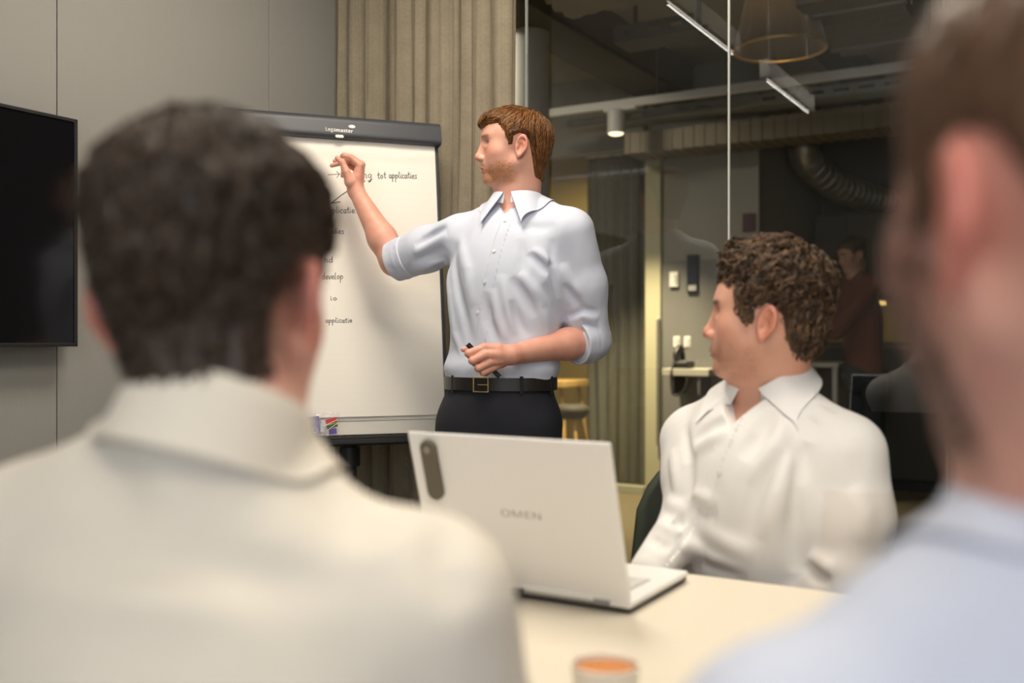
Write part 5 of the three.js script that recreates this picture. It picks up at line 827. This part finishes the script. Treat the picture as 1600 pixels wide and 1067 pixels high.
  const fist2 = chains([0, 1, 2, 3].map((i) => [[wrL, 0.024], [wrL.clone().add(V3(-0.05, -0.012, -0.024 + i * 0.017)), 0.014], [wrL.clone().add(V3(-0.085, -0.03, -0.03 + i * 0.02)), 0.010], [wrL.clone().add(V3(-0.11, -0.05, -0.028 + i * 0.019)), 0.008]]).concat([[[wrL, 0.02], [wrL.clone().add(V3(-0.03, 0.0, 0.04)), 0.013], [wrL.clone().add(V3(-0.06, -0.01, 0.055)), 0.009]]]), 0.004);
  const armR = (x, y, z) => smin(smin(capV(x, y, z, shR, elR, 0.048, 0.042), capV(x, y, z, elR, wrR, 0.042, 0.027), 0.02), fist(x, y, z), 0.012), armL = (x, y, z) => smin(smin(capV(x, y, z, shL, elL, 0.05, 0.044), capV(x, y, z, elL, wrL, 0.044, 0.028), 0.02), fist2(x, y, z), 0.012);
  const body = joined([head.skin, paintLimb(isoMesh(armR, ...boundsOf([shR, elR, wrR, wrR.clone().add(V3(-0.13, -0.08, 0.05))], 0.055), 0.0045), tone), paintLimb(isoMesh(armL, ...boundsOf([shL, elL, wrL, wrL.clone().add(V3(-0.12, -0.05, 0.05))], 0.055), 0.0045), tone)]);
  addPart('body', body, M.skin, who, base); addPart('hair', head.hair, M.hair, who, base); addPart('eyes', head.eyes, phys(rgb(1, 1, 1), 0.1, { vertexColors: true }), who, base);
  seatedLegs(who, base, T, -34 * deg, 0.05, M.trousers);
  chair('dark green shell chair under the man in the white shirt', V3(P.x - 0.125, 0, P.z - 0.03), -42 * deg, 0.90);
}

// ================= the man with his back to the lens, off-white shirt
{
  const Nk = W(338, 728, 0.785), P = V3(Nk.x + 0.0, 0.56, Nk.z + 0.02), base = V3(P.x, 0, P.z), yaw = 168 * deg;
  const who = thing('person', 'dark-haired man in an off-white shirt sitting with his back turned before the television', 'person', base);
  const tone = { skin: [0.66, 0.36, 0.28], flush: [0.68, 0.22, 0.17], lip: [0.5, 0.2, 0.16], beard: [0.2, 0.1, 0.06], brow: [0.04, 0.02, 0.012], hairBase: [0.020, 0.013, 0.009], hairTip: [0.085, 0.055, 0.037] };
  const T = torsoField({ pelvis: P, neck: Nk, yaw, chestA: 0.178, chestB: 0.128, bellyA: 0.170, bellyB: 0.128, shoulderW: 0.148, shoulderR: 0.060, drop: 0.058, trapR: 0.046, slope: 0.026, tilt: 0.14 });
  const shR = T.world(-0.168, T.H - 0.100, 0), shL = T.world(0.166, T.H - 0.078, 0), elR = T.world(-0.198, 0.15, 0.08), wrR = T.world(-0.07, 0.215, 0.28), elL = T.world(0.225, 0.15, 0.08), wrL = T.world(0.12, 0.215, 0.28);
  const slR = sleeveField([shR, shR.clone().lerp(elR, 0.5), elR, wrR], [0.072, 0.066, 0.058, 0.042]), slL = sleeveField([shL, shL.clone().lerp(elL, 0.5), elL, wrL], [0.072, 0.066, 0.058, 0.042]);
  const cc = W(330, 700, 0.765), plain = (x, y, z) => smin(smin(smin(T.body(x, y, z), capV(x, y, z, Nk, cc, 0.066, 0.056), 0.05), slR(x, y, z), 0.03), slL(x, y, z), 0.03);
  const folds = [[[[0, 868], [200, 890], [400, 905], [620, 912]], -0.004, 0.016], [[[0, 905], [220, 925], [420, 945]], 0.004, 0.018], [[[120, 690], [180, 760], [210, 840]], -0.003, 0.02], [[[440, 700], [520, 780], [600, 860]], -0.004, 0.02], [[[700, 800], [690, 880], [720, 960]], -0.004, 0.014]];
  const shirt = withFolds(plain, folds, 0.0022, 6, 11), [lo, hi] = boundsOf([P, Nk, shR, elR, wrR, shL, elL, wrL, T.world(0, 0.3, 0.12), T.world(0, 0.3, -0.12)], 0.09); lo.y = 0.5;
  const ivory = cloth(rgb(0.70, 0.65, 0.56), { bumpMap: weaveBump, bumpScale: 0.0003 }), sm = addPart('shirt', flatUV(isoMesh(shirt, lo, hi, 0.0065)), ivory, who, base);
  const front = V3(Math.sin(yaw), 0, Math.cos(yaw)), cu = V3(0.22, 1, -0.25).normalize(), cf = front.clone().addScaledVector(cu, -front.dot(cu)).normalize();
  addPart('collar', collarGeometry({ center: W(330, 700, 0.765), up: cu, front: cf, rx: 0.066, rz: 0.068, out: 0.010, stand: 0.046, leaf: 0.058, point: 0.07, dip: 0.022, gap: 0.3, spread: 0.5, field: shirt }), ivory, sm, base);
  const head = headPart({ origin: W(336, 446, 0.80), scale: 1.02, yaw: 175 * deg, pitch: 0.04, roll: -0.03, neckBase: W(348, 660, 0.765), chestPoint: T.world(0, T.H - 0.1, 0.05), neckR: 0.054, tone, cell: 0.0026, flushAmount: 0.95,
    shaved: (ax, y, z) => sstep(-0.088, -0.045, y) * sstep(-0.01, -0.05, z) * 0.8 + 0.75 * sstep(-0.03, 0.005, y) * sstep(0.03, 0.0, z) * sstep(0.060, 0.068, ax) * sstep(0.078, 0.074, ax),
    hair: { seed: 13, poly: [[0.2, 0.06], [0.09, 0.058], [0.06, 0.05], [0.044, 0.02], [0.03, -0.012], [0.014, -0.012], [0.006, 0.016], [-0.010, 0.023], [-0.030, 0.018], [-0.042, -0.004], [-0.046, -0.035], [-0.050, -0.075], [-0.10, -0.092], [-0.25, -0.09], [-0.25, 0.4], [0.2, 0.4]],
      thick: (x, y, z) => 0.005 + 0.014 * sstep(0.01, 0.085, y) + 0.010 * sstep(0.02, 0.09, z) * sstep(0.03, 0.09, y) + 0.004 * sstep(-0.04, 0.02, y), ramp: 0.5, groove: 0.0022, lump: 0.003, freq: 14, locks: 3400, lockLen: (q) => 0.014 + 0.03 * sstep(0.0, 0.06, q.y), lockRad: 0.0018, lift: 0.005, spread: 0.9, curl: 0.3, crown: V3(0.012, 0.105, -0.05) } });
  const mkHand = (w, dir, sd) => chains([0, 1, 2, 3].map((i) => [[w, 0.023], [w.clone().addScaledVector(dir, 0.05).addScaledVector(sd, -0.024 + i * 0.017), 0.014], [w.clone().addScaledVector(dir, 0.095).addScaledVector(sd, -0.03 + i * 0.02), 0.010], [w.clone().addScaledVector(dir, 0.12 + (i % 2) * 0.01).addScaledVector(sd, -0.03 + i * 0.02).add(V3(0, -0.01, 0)), 0.008]]).concat([[[w, 0.02], [w.clone().addScaledVector(dir, 0.03).addScaledVector(sd, -0.04), 0.013], [w.clone().addScaledVector(dir, 0.06).addScaledVector(sd, -0.055), 0.009]]]), 0.004);
  const sdv = V3(Math.cos(yaw), 0, -Math.sin(yaw)), arms = [[shR, elR, wrR, sdv.clone().multiplyScalar(-1)], [shL, elL, wrL, sdv]].map(([s, e, w, sv]) => { const h = mkHand(w, front, sv.clone().multiplyScalar(-1).negate()), f = (x, y, z) => smin(smin(capV(x, y, z, s, e, 0.048, 0.042), capV(x, y, z, e, w, 0.042, 0.026), 0.02), h(x, y, z), 0.012); return paintLimb(isoMesh(f, ...boundsOf([s, e, w, w.clone().addScaledVector(front, 0.13)], 0.06), 0.005), tone); });
  addPart('body', joined([head.skin, ...arms]), M.skin, who, base); addPart('hair', head.hair, M.hair, who, base);
  seatedLegs(who, base, T, 150 * deg, 0.04, M.trousers); chair('dark green shell chair under the man in the off-white shirt', V3(P.x, 0, P.z), 160 * deg);
}

// ================= the man at the right edge, blue shirt
{
  const Nk = W(1745, 848, 0.51), P = V3(Nk.x + 0.02, 0.56, Nk.z + 0.02), base = V3(P.x, 0, P.z), yaw = -168 * deg;
  const who = thing('person', 'bearded man in a blue shirt close to the lens beside the table', 'person', base);
  const tone = { skin: [0.60, 0.31, 0.235], flush: [0.62, 0.19, 0.145], lip: [0.45, 0.17, 0.14], beard: [0.04, 0.021, 0.012], brow: [0.04, 0.02, 0.012], hairBase: [0.085, 0.045, 0.025], hairTip: [0.20, 0.11, 0.065] };
  const T = torsoField({ pelvis: P, neck: Nk, yaw, chestA: 0.186, chestB: 0.128, bellyA: 0.176, bellyB: 0.126, shoulderW: 0.158, shoulderR: 0.060, drop: 0.058, trapR: 0.050, slope: 0.034 });
  const shR = T.world(-0.178, T.H - 0.108, 0), shL = T.world(0.178, T.H - 0.108, 0), elR = T.world(-0.235, 0.17, 0.10), wrR = T.world(-0.14, 0.215, 0.30), elL = T.world(0.235, 0.17, 0.08), wrL = T.world(0.12, 0.215, 0.28);
  const slR = sleeveField([shR, shR.clone().lerp(elR, 0.5), elR, wrR], [0.070, 0.064, 0.057, 0.042]), slL = sleeveField([shL, shL.clone().lerp(elL, 0.5), elL, wrL], [0.070, 0.064, 0.057, 0.042]);
  const plain = (x, y, z) => smin(smin(T.body(x, y, z), slR(x, y, z), 0.03), slL(x, y, z), 0.03), shirt = withFolds(plain, [], 0.0022, 6, 17);
  const [lo, hi] = boundsOf([P, Nk, shR, elR, wrR, shL, elL, wrL, T.world(0, 0.3, 0.12), T.world(0, 0.3, -0.12)], 0.09); lo.y = 0.5;
  const sky = cloth(rgb(0.50, 0.545, 0.66), { bumpMap: weaveBump, bumpScale: 0.0003 }), sm = addPart('shirt', flatUV(isoMesh(shirt, lo, hi, 0.0065)), sky, who, base);
  const front = V3(Math.sin(yaw), 0, Math.cos(yaw)), cu = V3(0, 1, -0.18).normalize(), cf = front.clone().addScaledVector(cu, -front.dot(cu)).normalize();
  addPart('collar', collarGeometry({ center: W(1745, 800, 0.505), up: cu, front: cf, rx: 0.070, rz: 0.070, stand: 0.030, leaf: 0.046, point: 0.07, dip: 0.022, gap: 0.3, spread: 0.5, field: shirt }), sky, sm, base);
  const head = headPart({ origin: W(1716, 292, 0.47), yaw: -171 * deg, pitch: 0.03, roll: 0.0, neckBase: W(1735, 780, 0.49), chestPoint: T.world(0, T.H - 0.1, 0.05), neckR: 0.060, tone, cell: 0.0026, flushAmount: 1.0, jaw: 0.058, wide: 0.078,
    beard: (ax, y, z) => sstep(0.02, -0.01, y + 0.5 * Math.max(0, z - 0.05)) * sstep(-0.145, -0.12, y) * sstep(0.012, 0.026, z + 0.12 * Math.max(0, -0.05 - y)) * 1.0, beardThick: 0.004, beardCover: 0.98,
    shaved: (ax, y, z) => sstep(-0.085, -0.055, y) * sstep(-0.035, -0.055, z) * 0.5,
    hair: { seed: 17, poly: [[0.2, 0.07], [0.09, 0.068], [0.06, 0.055], [0.046, 0.025], [0.034, -0.02], [0.016, -0.03], [0.012, -0.004], [0.006, 0.016], [-0.010, 0.022], [-0.030, 0.017], [-0.042, -0.004], [-0.052, -0.035], [-0.058, -0.058], [-0.10, -0.066], [-0.25, -0.06], [-0.25, 0.4], [0.2, 0.4]], thick: (x, y, z) => 0.005 + 0.006 * sstep(0.02, 0.08, y), ramp: 0.4, groove: 0.001, lump: 0.0008, freq: 20, locks: 2600, lockLen: () => 0.012, lockRad: 0.0011, lift: 0.004, spread: 0.7, crown: V3(0, 0.105, -0.05) } });
  const sdv = V3(Math.cos(yaw), 0, -Math.sin(yaw)), arms = [[shR, elR, wrR, -1], [shL, elL, wrL, 1]].map(([s, e, w, q]) => { const h = chains([0, 1, 2, 3].map((i) => [[w, 0.023], [w.clone().addScaledVector(front, 0.05).addScaledVector(sdv, -0.024 + i * 0.017), 0.014], [w.clone().addScaledVector(front, 0.095).addScaledVector(sdv, -0.03 + i * 0.02), 0.010], [w.clone().addScaledVector(front, 0.12 + (i % 2) * 0.01).addScaledVector(sdv, -0.03 + i * 0.02).add(V3(0, -0.01, 0)), 0.008]]).concat([[[w, 0.02], [w.clone().addScaledVector(front, 0.03).addScaledVector(sdv, -q * 0.04), 0.013], [w.clone().addScaledVector(front, 0.06).addScaledVector(sdv, -q * 0.055), 0.009]]]), 0.004), f = (x, y, z) => smin(smin(capV(x, y, z, s, e, 0.048, 0.042), capV(x, y, z, e, w, 0.042, 0.026), 0.02), h(x, y, z), 0.012); return paintLimb(isoMesh(f, ...boundsOf([s, e, w, w.clone().addScaledVector(front, 0.13)], 0.06), 0.005), tone); });
  addPart('body', joined([head.skin, ...arms]), M.skin, who, base); addPart('hair', head.hair, M.hair, who, base);
  seatedLegs(who, base, T, -158 * deg, 0.04, M.trousers); chair('dark green shell chair under the man in the blue shirt', V3(P.x, 0, P.z), -165 * deg);
}

// ================= someone in a maroon sweater far down the corridor
{
  const D = 7.3, P = W(1352, 575, D), Nk = W(1338, 432, D), base = V3(P.x, 0, P.z), yaw = -70 * deg, who = thing('person', 'person in a maroon sweater and dark trousers standing in the dim corridor', 'person', base);
  const T = torsoField({ pelvis: P, neck: Nk, yaw, chestA: 0.17, chestB: 0.12, bellyA: 0.16, bellyB: 0.12, shoulderW: 0.155, drop: 0.05 });
  const shR = T.world(-0.17, T.H - 0.08, 0), shL = T.world(0.17, T.H - 0.08, 0), elR = T.world(-0.2, 0.26, 0.16), wrR = T.world(-0.12, 0.22, 0.38), elL = W(1306, 518, D - 0.15), wrL = W(1278, 522, D - 0.1);
  const slR = sleeveField([shR, elR, wrR], [0.065, 0.055, 0.042]), slL = sleeveField([shL, elL, wrL], [0.065, 0.055, 0.042]), f = (x, y, z) => smax(smin(smin(T.body(x, y, z), slR(x, y, z), 0.03), slL(x, y, z), 0.03), P.y - 0.03 - y, 0.01);
  const tone = { skin: [0.3, 0.16, 0.11], flush: [0.3, 0.13, 0.09], lip: [0.25, 0.1, 0.08], beard: [0.1, 0.05, 0.03], brow: [0.03, 0.02, 0.012], hairBase: [0.02, 0.012, 0.008], hairTip: [0.05, 0.03, 0.02] };
  const [lo, hi] = boundsOf([P, Nk, shR, elR, wrR, shL, elL, wrL], 0.15); lo.y = P.y - 0.06; addPart('sweater', isoMesh(f, lo, hi, 0.012), std(rgb(0.09, 0.022, 0.016), 0.95), who, base);
  const head = headPart({ origin: Nk.clone().add(V3(-0.03, 0.165, 0)), yaw: -80 * deg, pitch: 0.25, neckBase: Nk.clone().add(V3(0, -0.01, 0)), tone, cell: 0.006, hair: { seed: 3, cell: 0.007, poly: [[0.2, 0.06], [0.09, 0.058], [0.05, 0.04], [0.03, -0.01], [0.008, 0.016], [-0.03, 0.018], [-0.045, -0.02], [-0.056, -0.07], [-0.25, -0.07], [-0.25, 0.4], [0.2, 0.4]], thick: () => 0.018, locks: 200, lockLen: () => 0.03 } });
  const hands = chains([wrR, wrL].map((w) => [[w, 0.024], [w.clone().add(V3(-0.06, -0.01, 0.01)), 0.022], [w.clone().add(V3(-0.11, -0.03, 0.02)), 0.012]]));
  addPart('body', joined([head.skin, paintLimb(isoMesh(hands, ...boundsOf([wrR, wrL], 0.16), 0.008), tone)]), M.skin, who, base); addPart('hair', head.hair, M.hair, who, base);
  const legs = [-1, 1].map((s) => T.world(s * 0.085, -0.1, 0)), tf = (x, y, z) => { let d = ell(x - P.x, y - P.y + 0.06, z - P.z, 0.17, 0.13, 0.14); for (const l of legs) { d = smin(d, cap(x, y, z, l.x, l.y, l.z, l.x, 0.5, l.z, 0.09, 0.068), 0.03); d = smin(d, cap(x, y, z, l.x, 0.5, l.z, l.x, 0.08, l.z, 0.068, 0.052), 0.03); } return d; };
  addPart('trousers', isoMesh(tf, V3(P.x - 0.28, 0.0, P.z - 0.28), V3(P.x + 0.28, P.y + 0.08, P.z + 0.28), 0.012), std(rgb(0.010, 0.018, 0.028), 0.9), who, base); shoes(who, base, legs.map((l) => [V3(l.x - 0.03, 0, l.z), yaw]), M.shoe);
}
renderer.render(scene, camera);
